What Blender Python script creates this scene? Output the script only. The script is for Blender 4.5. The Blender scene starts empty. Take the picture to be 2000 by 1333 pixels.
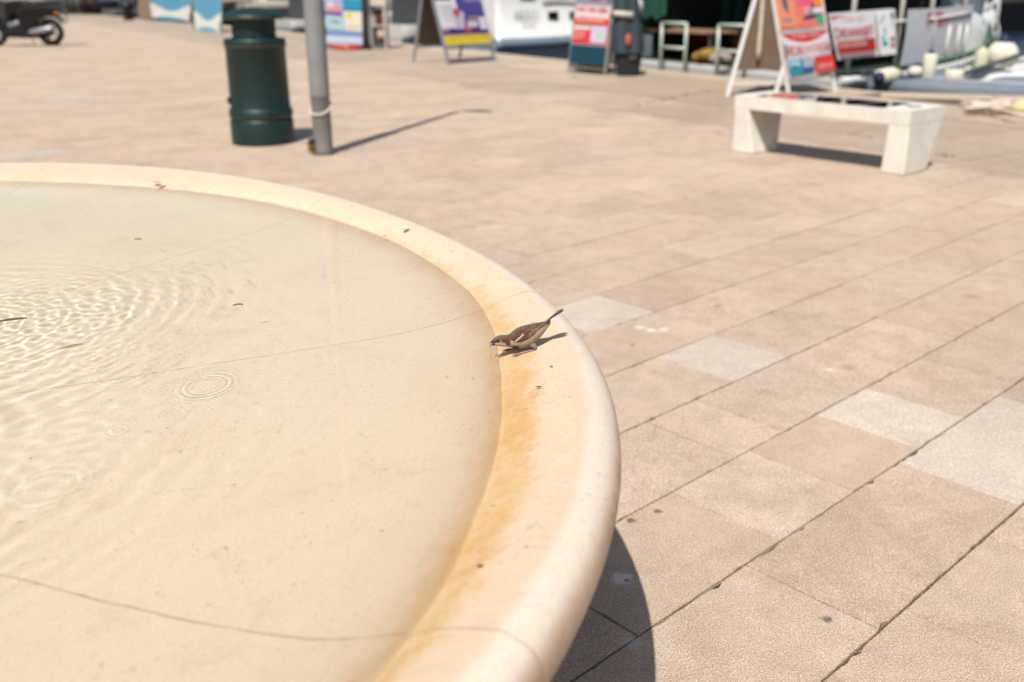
import bpy, bmesh, math, random
import numpy as np
from mathutils import Vector, Matrix, noise as mnoise
random.seed(7)
SC = bpy.context.scene
COL = SC.collection
R = math.radians

# ---------------------------------------------------------------- camera
CAM_F, CAM_P, CAM_R, CAM_H = 1884.03, .3496, -.00443, 1.22      # focal length in px of a 2000 px frame, pitch, roll, height
_F = Vector((0, math.cos(CAM_P), -math.sin(CAM_P)))
_R = Vector((1, 0, 0)); _U = _R.cross(_F)
_R, _U = math.cos(CAM_R)*_R + math.sin(CAM_R)*_U, -math.sin(CAM_R)*_R + math.cos(CAM_R)*_U
cam = bpy.data.cameras.new("camera"); camo = bpy.data.objects.new("camera", cam); COL.objects.link(camo)
cam.sensor_width = 36; cam.lens = CAM_F/2000*36
cam.clip_start = .05; cam.clip_end = 3000
m = Matrix((( _R.x, _U.x, -_F.x, 0), (_R.y, _U.y, -_F.y, 0), (_R.z, _U.z, -_F.z, CAM_H), (0, 0, 0, 1)))
camo.matrix_world = m
cam.dof.use_dof = True; cam.dof.focus_distance = 1.66; cam.dof.aperture_fstop = 3.2
SC.camera = camo

# ---------------------------------------------------------------- sky, sun, exposure
SUN_EL, SUN_AZ = 56.6, 18.3            # shadows run 18.3 degrees right of straight ahead
w = bpy.data.worlds.new("World"); SC.world = w; w.use_nodes = True
nt = w.node_tree; bg = nt.nodes['Background']; sk = nt.nodes.new('ShaderNodeTexSky')
sk.sky_type = 'NISHITA'; sk.sun_disc = False; sk.sun_elevation = R(SUN_EL); sk.sun_rotation = R(180+SUN_AZ)
sk.air_density = 1.2; sk.dust_density = 2.0
nt.links.new(sk.outputs[0], bg.inputs[0]); bg.inputs[1].default_value = .075
sun = bpy.data.lights.new("sun", 'SUN'); suno = bpy.data.objects.new("sun", sun); COL.objects.link(suno)
sun.energy = 4.9; sun.angle = R(.53); sun.color = (1.0, .95, .88)
SUND = Vector((math.sin(R(SUN_AZ))*math.cos(R(SUN_EL)), math.cos(R(SUN_AZ))*math.cos(R(SUN_EL)), -math.sin(R(SUN_EL))))
suno.rotation_euler = SUND.to_track_quat('-Z', 'Y').to_euler(); suno.location = (0, 0, 8)
CAUSTICS = True
if CAUSTICS: sun.cycles.is_caustics_light = True
SC.view_settings.view_transform = 'Standard'; SC.view_settings.look = 'None'
SC.view_settings.exposure = .385; SC.view_settings.gamma = 1
SC.cycles.max_bounces = 10; SC.cycles.transmission_bounces = 8; SC.cycles.transparent_max_bounces = 12
SC.cycles.caustics_refractive = True; SC.cycles.caustics_reflective = True; SC.cycles.diffuse_bounces = 6; SC.cycles.glossy_bounces = 6
SC.cycles.use_denoising = True
SC.cycles.sample_clamp_indirect = 6

# ---------------------------------------------------------------- small helpers
def ray(px, py): return _F*CAM_F + _R*(px-1000) + _U*(666.5-py)
def at(px, py, Y):                     # point seen at that pixel of the photo, at distance Y
    d = ray(px, py); return d*(Y/d.y) + Vector((0, 0, CAM_H))
def gnd(px, py, z=0):                  # point seen at that pixel, at height z
    d = ray(px, py); return d*((z-CAM_H)/d.z) + Vector((0, 0, CAM_H))
def lin(c): return c/12.92 if c <= .04045 else ((c+.055)/1.055)**2.4
def S(r, g, b, k=.64): return (lin(r/255)*k, lin(g/255)*k, lin(b/255)*k)
def V(*a): return Vector(a)

def mat(name, col=None, rough=.6, metal=0, spec=.4, noise=.0, nscale=30, bump=0, bscale=80, attr=False, coat=0):
    m = bpy.data.materials.new(name); m.use_nodes = True; n = m.node_tree.nodes; l = m.node_tree.links
    b = n['Principled BSDF']; b.inputs['Roughness'].default_value = rough; b.inputs['Metallic'].default_value = metal
    b.inputs['Specular IOR Level'].default_value = spec; b.inputs['Coat Weight'].default_value = coat
    tc = n.new('ShaderNodeTexCoord')
    if attr:
        a = n.new('ShaderNodeVertexColor'); a.layer_name = 'Col'; src = a.outputs[0]
    else:
        a = n.new('ShaderNodeRGB'); a.outputs[0].default_value = (*col, 1); src = a.outputs[0]
    if noise:
        nz = n.new('ShaderNodeTexNoise'); nz.inputs['Scale'].default_value = nscale; nz.inputs['Detail'].default_value = 5
        l.new(tc.outputs['Object'], nz.inputs['Vector'])
        mr = n.new('ShaderNodeMapRange'); mr.inputs['From Min'].default_value = .3; mr.inputs['From Max'].default_value = .7
        mr.inputs['To Min'].default_value = 1-noise; mr.inputs['To Max'].default_value = 1+noise*.4
        l.new(nz.outputs['Fac'], mr.inputs['Value'])
        mx = n.new('ShaderNodeVectorMath'); mx.operation = 'SCALE'; l.new(src, mx.inputs[0]); l.new(mr.outputs[0], mx.inputs['Scale'])
        src = mx.outputs[0]
    l.new(src, b.inputs['Base Color'])
    if bump:
        nz = n.new('ShaderNodeTexNoise'); nz.inputs['Scale'].default_value = bscale; nz.inputs['Detail'].default_value = 4
        l.new(tc.outputs['Object'], nz.inputs['Vector'])
        bp = n.new('ShaderNodeBump'); bp.inputs['Strength'].default_value = bump; bp.inputs['Distance'].default_value = .01
        l.new(nz.outputs['Fac'], bp.inputs['Height']); l.new(bp.outputs[0], b.inputs['Normal'])
    return m

M_MATTE = mat('painted_matte', attr=True, rough=.7, noise=.12, nscale=9)
M_GLOSS = mat('painted_gloss', attr=True, rough=.28, noise=.06, nscale=6)
M_SATIN = mat('satin_paint', attr=True, rough=.45, noise=.22, nscale=7, bump=.05, bscale=30)
M_METAL = mat('bare_metal', attr=True, rough=.42, metal=.75, noise=.15, nscale=14)
M_PRINT = mat('printed_sheet', attr=True, rough=.4, noise=.05, nscale=12)
M_CLOTH = mat('cloth', attr=True, rough=.9, noise=.2, nscale=25, bump=.3, bscale=40)
M_CONC = mat('smooth_concrete', attr=True, rough=.6, noise=.16, nscale=6, bump=.15, bscale=70)

def link(name, me, parent=None):
    o = bpy.data.objects.new(name, me); COL.objects.link(o)
    if parent is not None: o.parent = parent
    return o
def tag(o, label=None, cat=None, group=None, kind=None):
    if label: o['label'] = label
    if cat: o['category'] = cat
    if group: o['group'] = group
    if kind: o['kind'] = kind
    return o
def thing(name, label, cat, loc=(0, 0, 0), group=None):
    o = bpy.data.objects.new(name, None); COL.objects.link(o); o.location = loc; o.empty_display_size = .2
    return tag(o, label, cat, group)

class MB:                              # collects shapes in world space, builds ONE mesh object
    def __init__(s): s.v = []; s.f = []; s.c = []; s.sm = []
    def add(s, vs, fs, col, smooth=False):
        b = len(s.v); s.v += [tuple(x) for x in vs]
        for f in fs: s.f.append([i+b for i in f]); s.c.append(col); s.sm.append(smooth)
        return s
    def hexa(s, p, col):               # p: 8 corners, bottom 4 (ccw) then top 4
        return s.add(p, [(3, 2, 1, 0), (4, 5, 6, 7), (0, 1, 5, 4), (1, 2, 6, 5), (2, 3, 7, 6), (3, 0, 4, 7)], col)
    def box(s, c, d, col, M=None):
        x, y, z = [k/2 for k in d]; c = Vector(c)
        p = [V(-x, -y, -z), V(x, -y, -z), V(x, y, -z), V(-x, y, -z), V(-x, -y, z), V(x, -y, z), V(x, y, z), V(-x, y, z)]
        if M: p = [M @ q for q in p]
        return s.hexa([c+q for q in p], col)
    def quadboard(s, bl, br, tr, tl, t, col):
        n = (br-bl).cross(tl-bl).normalized()*t
        return s.hexa([bl, br, br-n, bl-n, tl, tr, tr-n, tl-n], col)
    def bar(s, a, b, w, col, h=None, up=V(0, 0, 1)):
        a = Vector(a); b = Vector(b); h = h or w; d = (b-a).normalized()
        if abs(d.dot(up)) > .95: up = V(0, 1, 0)
        x = d.cross(up).normalized()*w/2; y = d.cross(x).normalized()*h/2
        return s.hexa([a-x-y, a+x-y, a+x+y, a-x+y, b-x-y, b+x-y, b+x+y, b-x+y], col)
    def tube(s, pts, r, col, n=10, caps=True):
        pts = [Vector(p) for p in pts]; k = len(pts); rr = r if isinstance(r, (list, tuple)) else [r]*k
        rings = []; pu = None
        for i, p in enumerate(pts):
            d = (pts[min(i+1, k-1)]-pts[max(i-1, 0)]).normalized()
            if pu is None: pu = d.cross(V(0, 0, 1) if abs(d.z) < .9 else V(1, 0, 0)).normalized()
            x = (pu-d*pu.dot(d)).normalized(); pu = x; y = d.cross(x)
            rings.append([p+(x*math.cos(2*math.pi*j/n)+y*math.sin(2*math.pi*j/n))*rr[i] for j in range(n)])
        vs = [q for g in rings for q in g]
        fs = [(i*n+j, i*n+(j+1) % n, (i+1)*n+(j+1) % n, (i+1)*n+j) for i in range(k-1) for j in range(n)]
        if caps: fs += [tuple(range(n))[::-1], tuple(range((k-1)*n, k*n))]
        return s.add(vs, fs, col, True)
    def lathe(s, prof, col, c=(0, 0, 0), n=40, axis=None, cols=None):
        c = Vector(c); Q = axis.to_track_quat('Z', 'Y').to_matrix() if axis is not None else Matrix.Identity(3)
        vs = [c+Q @ V(r*math.cos(2*math.pi*j/n), r*math.sin(2*math.pi*j/n), z) for r, z in prof for j in range(n)]
        for i in range(len(prof)-1):
            b = len(s.v) if i == 0 else b
            if i == 0: s.v += [tuple(x) for x in vs]
            for j in range(n):
                s.f.append([b+i*n+j, b+i*n+(j+1) % n, b+(i+1)*n+(j+1) % n, b+(i+1)*n+j]); s.c.append(cols[i] if cols else col); s.sm.append(True)
        return s
    def ell(s, c, r, col, n=14, M=None):
        c = Vector(c); vs = []; k = n//2
        for i in range(k+1):
            a = math.pi*i/k
            for j in range(n):
                q = V(r[0]*math.sin(a)*math.cos(2*math.pi*j/n), r[1]*math.sin(a)*math.sin(2*math.pi*j/n), -r[2]*math.cos(a))
                vs.append(c+(M @ q if M else q))
        return s.add(vs, [(i*n+j, i*n+(j+1) % n, (i+1)*n+(j+1) % n, (i+1)*n+j) for i in range(k) for j in range(n)], col, True)
    def build(s, name, m, parent=None, bevel=0, world_to=None):
        me = bpy.data.meshes.new(name)
        off = Vector(parent.matrix_basis.translation) if parent is not None and parent.parent is None else V(0, 0, 0)
        if parent is not None and parent.parent is not None: off = Vector(parent.parent.matrix_basis.translation)+Vector(parent.matrix_basis.translation)
        if world_to is not None: off = Vector(world_to)
        me.from_pydata([tuple(Vector(v)-off) for v in s.v], [], s.f)
        ca = me.color_attributes.new('Col', 'FLOAT_COLOR', 'CORNER')
        arr = []
        for f, c in zip(s.f, s.c): arr += [c[0], c[1], c[2], 1]*len(f)
        ca.data.foreach_set('color', arr)
        me.polygons.foreach_set('use_smooth', s.sm)
        me.materials.append(m); me.update()
        bm = bmesh.new(); bm.from_mesh(me); bmesh.ops.remove_doubles(bm, verts=bm.verts, dist=1e-6); bmesh.ops.recalc_face_normals(bm, faces=bm.faces); bm.to_mesh(me); bm.free()
        o = link(name, me, parent)
        if world_to is not None: o.location = world_to
        if bevel:
            md = o.modifiers.new('bevel', 'BEVEL'); md.width = bevel; md.segments = 2; md.limit_method = 'ANGLE'
        return o

def uvq(c, u, v):                      # bilinear point on a quad bl, br, tr, tl
    bl, br, tr, tl = c; return (bl*(1-u)+br*u)*(1-v) + (tl*(1-u)+tr*u)*v
def decal(mb, c, polys, lift=.004, step=.0006):   # flat printed shapes on a quad
    n = (c[1]-c[0]).cross(c[3]-c[0]).normalized(); k = lift
    for col, pts in polys:
        if isinstance(pts, tuple):
            u0, v0, u1, v1 = pts; pts = [(u0, v0), (u1, v0), (u1, v1), (u0, v1)]
        mb.add([uvq(c, u, v)+n*k for u, v in pts], [tuple(range(len(pts)))], col); k += step
    return mb
def letters(rng, x0, y0, x1, y1, n, col, curve=0, gap=.25, tilt=0):   # a row of upright letter-like strokes
    out = []; w = (x1-x0)/n
    for i in range(n):
        a = x0+i*w; b = a+w*(1-gap); t = (a+b)/2; t = (t-x0)/(x1-x0)*2-1
        dy = curve*(1-t*t); s = w*.22; kind = rng.choice('HNOTECI')
        h0, h1 = y0+dy*.2, y1-dy
        if kind in 'HNOCE': out.append((col, (a, h0, a+s, h1)))
        if kind in 'HNO': out.append((col, (b-s, h0, b, h1)))
        if kind in 'OCE': out += [(col, (a+s, h1-.18*(h1-h0), b-(s if kind == 'O' else 0), h1)), (col, (a+s, h0, b-(s if kind == 'O' else 0), h0+.18*(h1-h0)))]
        if kind in 'HE': out.append((col, (a+s, (h0+h1)/2-.09*(h1-h0), b-s, (h0+h1)/2+.09*(h1-h0))))
        if kind == 'N': out.append((col, [(a+s, h1), (a+s, h1-.25*(h1-h0)), (b-s, h0), (b-s, h0+.25*(h1-h0))]))
        if kind in 'TI': out.append((col, ((a+b)/2-s/2, h0, (a+b)/2+s/2, h1)))
        if kind == 'T': out.append((col, (a, h1-.18*(h1-h0), b, h1+.001)))
    return out

# ---------------------------------------------------------------- paving
TH = .75; PU = V(math.cos(TH), math.sin(TH), 0); PV = V(-math.sin(TH), math.cos(TH), 0)
NQ = V(.857, .515, 0); QD = V(.515, -.857, 0)          # across / along the quay edge
Q0 = 10.20; ZONE = 6.42
SEA = -.62
QUAY = [(-75, 140), (NQ*Q0+QD*(-40)).xy[:], (NQ*Q0+QD*(-20)).xy[:], (4.55, 12.23), (6.6, 11.55), (16, 8.4), (40, -4), (40, -30), (-75, -30)]
def quay_edge_y(x):
    for (x0, y0), (x1, y1) in zip(QUAY[:7], QUAY[1:7]):
        if x0 <= x <= x1: return y0+(y1-y0)*(x-x0)/(x1-x0)
    return -99

def stone_mat(name, terrazzo=False):
    m = bpy.data.materials.new(name); m.use_nodes = True; n = m.node_tree.nodes; l = m.node_tree.links
    b = n['Principled BSDF']; b.inputs['Roughness'].default_value = .62; b.inputs['Specular IOR Level'].default_value = .35
    g = n.new('ShaderNodeNewGeometry'); a = n.new('ShaderNodeVertexColor'); a.layer_name = 'Col'
    def noise(sc, det=4, rough=.6, dist=0):
        z = n.new('ShaderNodeTexNoise'); z.inputs['Scale'].default_value = sc; z.inputs['Detail'].default_value = det
        z.inputs['Roughness'].default_value = rough; z.inputs['Distortion'].default_value = dist
        l.new(g.outputs['Position'], z.inputs['Vector']); return z.outputs['Fac']
    def rng(x, a0, a1, b0, b1):
        r = n.new('ShaderNodeMapRange'); l.new(x, r.inputs['Value'])
        for k, v in zip(('From Min', 'From Max', 'To Min', 'To Max'), (a0, a1, b0, b1)): r.inputs[k].default_value = v
        return r.outputs[0]
    def mul(x, y):
        k = n.new('ShaderNodeMath'); k.operation = 'MULTIPLY'; l.new(x, k.inputs[0]); l.new(y, k.inputs[1]); return k.outputs[0]
    def mix(f, c0, c1):
        k = n.new('ShaderNodeMix'); k.data_type = 'RGBA'; l.new(f, k.inputs[0])
        for i, c in ((6, c0), (7, c1)):
            if isinstance(c, tuple): k.inputs[i].default_value = (*c, 1)
            else: l.new(c, k.inputs[i])
        return k.outputs[2]
    def scale(c, f):
        k = n.new('ShaderNodeVectorMath'); k.operation = 'SCALE'; l.new(c, k.inputs[0]); l.new(f, k.inputs['Scale']); return k.outputs[0]
    alpha = a.outputs['Alpha']         # 1 = bush-hammered pink stone, .5 = white terrazzo, 0 = plain
    big = rng(noise(1.3, 4, .65, .6), .35, .68, .87, 1.05)
    mid = rng(noise(9, 6, .68, .4), .33, .66, .86, 1.07)
    fine = rng(noise(260, 3, .75), .36, .64, .62, 1.36)
    sp = rng(noise(480, 2, .6), .36, .64, .74, 1.26)
    c = scale(a.outputs['Color'], mul(mul(big, mid), mul(fine, sp)))
    if terrazzo:                       # pale chips with grey and dark ones between them
        c = mix(rng(noise(110, 3, .7), .50, .60, 0, .50), c, (.36, .33, .29)); c = mix(rng(noise(230, 2, .6), .55, .62, 0, .65), c, (.22, .20, .18)); c = mix(rng(noise(90, 3, .7), .56, .66, 0, .5), c, (.80, .74, .66))
    # brown grime clouds, pale scuffs and pale mineral grains
    gr = rng(noise(3.7, 8, .75, .8), .52, .73, 0, .50)
    c = mix(gr, c, (.30, .20, .13))
    gr2 = mul(rng(noise(1.9, 7, .7, 1.5), .57, .72, 0, .36), rng(noise(60, 3, .6), .4, .6, .4, 1))
    c = mix(gr2, c, (.25, .165, .11))
    ws = rng(noise(240, 2, .5), .60, .66, 0, .6)
    c = mix(ws, c, (.72, .62, .52))
    ws2 = mul(rng(noise(5.1, 6, .8, 1.2), .665, .74, 0, .55), rng(noise(90, 2, .6), .45, .6, 0, 1))
    c = mix(ws2, c, (.66, .60, .54))
    # individual stains
    for px, py, r, col, s in ((1285, 999, .010, (.13, .075, .045), .85), (1232, 1017, .011, (.13, .075, .045), .85), (1615, 1210, .011, (.08, .07, .07), .85),
                              (1215, 1130, .022, (.75, .72, .72), .55), (1224, 1134, .006, (.08, .04, .03), .8), (1235, 674, .008, (.15, .09, .06), .8), (1278, 727, .007, (.17, .10, .07), .7),
                              (1402, 598, .013, (.2, .12, .07), .8), (1250, 640, .022, (.66, .60, .54), .55), (1272, 645, .020, (.70, .64, .58), .6), (1296, 643, .016, (.70, .64, .58), .6), (1655, 718, .026, (.3, .19, .13), .6),
                              (1620, 722, .012, (.68, .62, .56), .55), (1665, 605, .02, (.3, .21, .15), .5), (1900, 580, .035, (.27, .19, .15), .6), (1235, 1255, .02, (.6, .58, .6), .4)):
        p = gnd(px, py)
        d = n.new('ShaderNodeVectorMath'); d.operation = 'DISTANCE'; l.new(g.outputs['Position'], d.inputs[0]); d.inputs[1].default_value = p
        k = n.new('ShaderNodeMath'); k.operation = 'MULTIPLY_ADD'; l.new(noise(90, 4, .7), k.inputs[0]); k.inputs[1].default_value = r*2.6
        l.new(d.outputs['Value'], k.inputs[2])
        c = mix(rng(k.outputs[0], r*2.0, r*2.6, s, 0), c, col)
    l.new(c, b.inputs['Base Color'])
    bp = n.new('ShaderNodeBump'); bp.inputs['Strength'].default_value = .8; bp.inputs['Distance'].default_value = .004
    l.new(noise(210, 4, .65), bp.inputs['Height'])
    bp2 = n.new('ShaderNodeBump'); bp2.inputs['Strength'].default_value = .35; bp2.inputs['Distance'].default_value = .012
    l.new(noise(14, 4, .6), bp2.inputs['Height']); l.new(bp2.outputs[0], bp.inputs['Normal']); l.new(bp.outputs[0], b.inputs['Normal'])
    return m
M_STONE = stone_mat('bush_hammered_stone'); M_TERR = stone_mat('terrazzo_stone', True)

def inside(p, lim): return p.dot(NQ) < lim and quay_edge_y(p.x)-.35 > p.y
def paver(mb, u0, u1, v0, v1, col, gu=.0021, gv=.0031, z=0, bev=.0016, near=False):
    gu = max(0, gu*random.uniform(.5, 1.5)); gv2 = gv*random.uniform(.6, 1.3)
    u0 += gu; u1 -= gu; v0 += gv; v1 -= gv2
    P = lambda u, v, h: PU*u+PV*v+V(0, 0, h)
    if near:
        rr = random; e = lambda n_, a_: [max(-.0006, rr.gauss(0, a_))+(abs(rr.gauss(0, .0035)) if rr.random() < .10 else 0) for _ in range(n_)]
        nu = max(3, int((u1-u0)/.022)); nv = max(3, int((v1-v0)/.022)); pts = []
        for i, q in enumerate(e(nu, .0007)): pts.append((u0+(u1-u0)*i/nu, v0+q))
        for i, q in enumerate(e(nv, .0004)): pts.append((u1-q*.7, v0+(v1-v0)*i/nv))
        for i, q in enumerate(e(nu, .0007)): pts.append((u1-(u1-u0)*i/nu, v1-q))
        for i, q in enumerate(e(nv, .0004)): pts.append((u0+q*.7, v1-(v1-v0)*i/nv))
        k_ = len(pts); cu, cv_ = (u0+u1)/2, (v0+v1)/2
        top = [P(a+(.0010 if a < cu else -.0010)*(abs(a-cu) > (u1-u0)*.48), b+(.0016 if b < cv_ else -.0016)*(abs(b-cv_) > (v1-v0)*.47), z) for a, b in pts]
        mid = [P(a, b, z-.0022) for a, b in pts]; low = [q+V(0, 0, -.010) for q in mid]
        mb.add(top+mid+low, [tuple(range(k_))]+[(k_+i, k_+(i+1) % k_, (i+1) % k_, i) for i in range(k_)]+[(2*k_+i, 2*k_+(i+1) % k_, k_+(i+1) % k_, k_+i) for i in range(k_)], col); return
    tilt = [z+random.uniform(-.0007, .0007) for _ in range(4)]
    top = [P(u0+.0003, v0+bev, tilt[0]), P(u1-.0003, v0+bev, tilt[1]), P(u1-.0003, v1-bev, tilt[2]), P(u0+.0003, v1-bev, tilt[3])]
    mid = [P(u0, v0, z-bev*1.3), P(u1, v0, z-bev*1.3), P(u1, v1, z-bev*1.3), P(u0, v1, z-bev*1.3)]
    low = [p+V(0, 0, -.012) for p in mid]
    mb.add(top+mid+low, [(0, 1, 2, 3)]+[(4+i, 4+(i+1) % 4, (i+1) % 4, i) for i in range(4)]+[(8+i, 8+(i+1) % 4, 4+(i+1) % 4, 4+i) for i in range(4)], col)
PINK = [S(217, 194, 171, .65), S(214, 191, 169, .645), S(219, 197, 174, .655), S(212, 188, 166, .64), S(216, 192, 168, .65)]
WHITE = S(229, 214, 198, .665)
rows = {0: [.95, 1.2, 1.7586, 2.1714, 2.80], 1: [1.657, 2.3817, 'W', 3.05], 2: [.8, 1.286, 1.799, 2.1496, 2.5074, 'W', 2.8083, 3.2], 3: [1.5, 2.09, 2.334, 2.9, 3.5],
        4: [1.95, 2.5414, 'W', 2.8783, 3.3, 3.82], 5: [2.1, 2.75, 3.45], 6: [2.55, 'W', 2.9337, 3.5]}
pm = MB(); tm = MB(); rp = random.Random(11)
for k in range(-14, 130):
    v0 = .3655+.3229*k; v1 = v0+.3229
    js = rows.get(k); cuts = []
    if js:
        white = set(); seq = []
        for j in js:
            if j == 'W': white.add(len(seq)-1)
            else: seq.append(j)
        for i in range(len(seq)-1): cuts.append((seq[i], seq[i+1], i in white))
        lo, hi = seq[0], seq[-1]
    else: lo = hi = rp.uniform(0, .5)
    u = hi
    while u < 48:
        L = rp.choice((.42, .52, .62, .62, .72)); cuts.append((u, u+L, rp.random() < .02 and (PU*u+PV*v0).x < -2.4)); u += L
    u = lo
    while u > -14:
        L = rp.choice((.42, .52, .62, .62, .72)); cuts.append((u-L, u, rp.random() < .02 and (PU*u+PV*v0).x < -2.4)); u -= L
    for u0, u1, wh in cuts:
        c = PU*(u0+u1)/2+PV*(v0+v1)/2
        if c.y < -2.2 or c.x < -22 or c.x > 10 or c.y > 46 or not inside(c, ZONE-.02) or c.x < -3-.62*max(c.y, 0) or c.x > 3.4+.62*max(c.y, 0): continue
        b = rp.choice(PINK); j = rp.gauss(1, .024); jr = rp.gauss(0, .006)
        col = tuple(x*j*(1 if c.x > -2.4 else .9) for x in WHITE) if wh else (b[0]*j*(1+jr), b[1]*j, b[2]*j*(1-jr))
        paver(tm if wh else pm, u0, u1, v0, v1, col, z=rp.uniform(-.0012, .0012), near=(c.y < 6.5 and c.x > -.6))
tag(pm.build('paving', M_STONE), kind='structure', label='pink bush-hammered stone pavers with a few white terrazzo tiles on the promenade')

tag(tm.build('terrazzo_paving', M_TERR), kind='structure', label='few pale speckled terrazzo tiles set among the pink pavers')
gm_ = MB(); rq = random.Random(21)      # broken strips of grey mortar along the long joints
for k in range(-2, 12):
    v0 = .3655+.3229*k; u = -1.0
    while u < 7:
        L = rq.uniform(.10, .6)
        if rq.random() < .72:
            n_ = max(2, int(L/.03)); h = rq.uniform(-.0032, -.0016); w0_ = rq.uniform(.0022, .0038); vs = []
            for i in range(n_+1):
                uu = u+L*i/n_; a = v0-.0034+rq.gauss(0, .0004); b_ = a+w0_*(.3 if i in (0, n_) else 1)+rq.gauss(0, .0004); vs += [PU*uu+PV*a+V(0, 0, h), PU*uu+PV*b_+V(0, 0, h)]
            gm_.add(vs, [(2*i, 2*i+2, 2*i+3, 2*i+1) for i in range(n_)], S(178, 166, 150, .55))
        u += L+rq.uniform(0, .15)
tag(gm_.build('joint_mortar', M_STONE), kind='structure', label='broken grey mortar in the long paving joints')
# big worn slabs along the quay, aligned with its edge
sm_ = MB()
fl = [NQ*(ZONE-.9)+QD*(-60), NQ*(ZONE-.9)+QD*15, NQ*(ZONE+.04)+QD*15, NQ*(ZONE+.04)+QD*(-60)]
sm_.add([q+V(0, 0, -.0035) for q in fl], [(0, 1, 2, 3)], S(206, 184, 162, .60))
for i in range(0, 3):
    n0 = ZONE+.02+i*1.12; n1 = n0+1.10
    t = -60.0+rp.uniform(0, 1)
    while t < 14:
        L = rp.uniform(1.1, 1.9); c = NQ*(n0+n1)/2+QD*(t+L/2)
        if c.y > -3:
            b = rp.choice([S(204, 184, 162, .60), S(199, 178, 157, .60), S(208, 188, 166, .60)]); j = rp.gauss(1, .06); b = tuple(x*j for x in b)
            g = .006; z = rp.uniform(-.003, .003)
            p = [NQ*(n0+g)+QD*(t+g), NQ*(n0+g)+QD*(t+L-g), NQ*(n1-g)+QD*(t+L-g), NQ*(n1-g)+QD*(t+g)]
            sm_.hexa([q+V(0, 0, -.02) for q in p]+[q+V(0, 0, z) for q in p], b)
        t += L
tag(sm_.build('quay_slabs', M_STONE), kind='structure', label='large worn stone slabs between the pavers and the quay edge')
# quay body (joint bed on top, wall to the water) and coping stones
qm = MB(); k = len(QUAY)
topv = [V(x, y, -.0085) for x, y in QUAY]; botv = [V(x, y, -3) for x, y in QUAY]
qm.add(topv+botv, [tuple(range(k))[::-1]]+[(i, (i+1) % k, k+(i+1) % k, k+i) for i in range(k)], S(100, 86, 72, .5))
tag(qm.build('quay', M_STONE), kind='structure')
cm_ = MB()
for (x0, y0), (x1, y1) in zip(QUAY[1:6], QUAY[2:6]):
    a = V(x0, y0, 0); b = V(x1, y1, 0); d = (b-a).normalized(); nn = V(d.y, -d.x, 0)
    t = 0; LL = (b-a).length
    while t < LL:
        L = min(rp.uniform(.9, 1.5), LL-t); g = .004; j = rp.gauss(1, .05); col = tuple(x*j for x in S(214, 194, 170, .62))
        p = [a+d*(t+g)+nn*.44, a+d*(t+L-g)+nn*.44, a+d*(t+L-g)-nn*.04, a+d*(t+g)-nn*.04]
        cm_.hexa([q+V(0, 0, -.16) for q in p]+[q+V(0, 0, .012) for q in p], col); t += L
tag(cm_.build('kerb', M_STONE, bevel=.012), kind='structure', label='pale coping stones along the quay edge')
# weeds in the slab joints
wm = MB(); rw = random.Random(3)
for a, b, n in ((gnd(1230, 209), gnd(1390, 178), 90), (gnd(850, 160), gnd(900, 163), 40), (gnd(1110, 152), gnd(1150, 156), 30), (gnd(1400, 262), gnd(1480, 272), 25), (gnd(1840, 305), gnd(1860, 307), 16), (gnd(1650, 262), gnd(1700, 270), 22)):
    for _ in range(n):
        p = a.lerp(b, rw.random())+V(rw.gauss(0, .03), rw.gauss(0, .03), 0); an = rw.uniform(0, 6.28); h = rw.uniform(.01, .035)
        q = V(math.cos(an), math.sin(an), 0)*.006
        wm.add([p-q, p+q, p+V(rw.gauss(0, .012), rw.gauss(0, .012), h)], [(0, 1, 2)], S(rw.randint(95, 130), rw.randint(110, 130), 60, .6))
tag(wm.build('weeds', M_MATTE), kind='stuff', label='small dry green weeds growing in the slab joints')

# ---------------------------------------------------------------- sea
def sea_mat():
    m = bpy.data.materials.new('harbour_water'); m.use_nodes = True; n = m.node_tree.nodes; l = m.node_tree.links
    b = n['Principled BSDF']; b.inputs['Base Color'].default_value = (*S(40, 62, 82, .45), 1); b.inputs['Roughness'].default_value = .22; b.inputs['Specular IOR Level'].default_value = .35
    b.inputs['IOR'].default_value = 1.33
    g = n.new('ShaderNodeNewGeometry'); mp = n.new('ShaderNodeMapping'); mp.inputs['Scale'].default_value = (1, .6, 1); l.new(g.outputs['Position'], mp.inputs['Vector'])
    z = n.new('ShaderNodeTexNoise'); z.inputs['Scale'].default_value = 2.2; z.inputs['Detail'].default_value = 6; l.new(mp.outputs[0], z.inputs['Vector'])
    bp = n.new('ShaderNodeBump'); bp.inputs['Strength'].default_value = .9; bp.inputs['Distance'].default_value = .12
    l.new(z.outputs['Fac'], bp.inputs['Height']); l.new(bp.outputs[0], b.inputs['Normal']); return m
s = MB().add([V(-900, -300, SEA), V(900, -300, SEA), V(900, 1500, SEA), V(-900, 1500, SEA)], [(0, 1, 2, 3)], (0, 0, 0))
tag(s.build('water', sea_mat()), kind='structure', label='blue grey harbour water')

hm = MB(); N = 60; secs = []  # hills lie out of frame, added so the water mirrors something dark
for i in range(N+1):
    x = -420+900*i/N; h = 34+14*math.sin(i*.31)+8*math.sin(i*.83+1); secs.append([V(x, 210+20*math.sin(i*.4), SEA-.2), V(x, 222+20*math.sin(i*.4), h*.45), V(x, 260, h), V(x, 330, h*1.25), V(x, 460, -1)])
for i in range(N):
    b = len(hm.v); hm.v += [tuple(p) for p in secs[i]+secs[i+1]]
    for j in range(4): hm.f.append([b+j, b+j+1, b+6+j, b+5+j]); hm.c.append([S(150, 140, 120), S(52, 66, 42), S(58, 72, 48), S(60, 74, 50)][j]); hm.sm.append(True)
tag(hm.build('hills', M_MATTE), kind='structure', label='unseen wooded hills across the harbour, added to darken its reflections')
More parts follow.
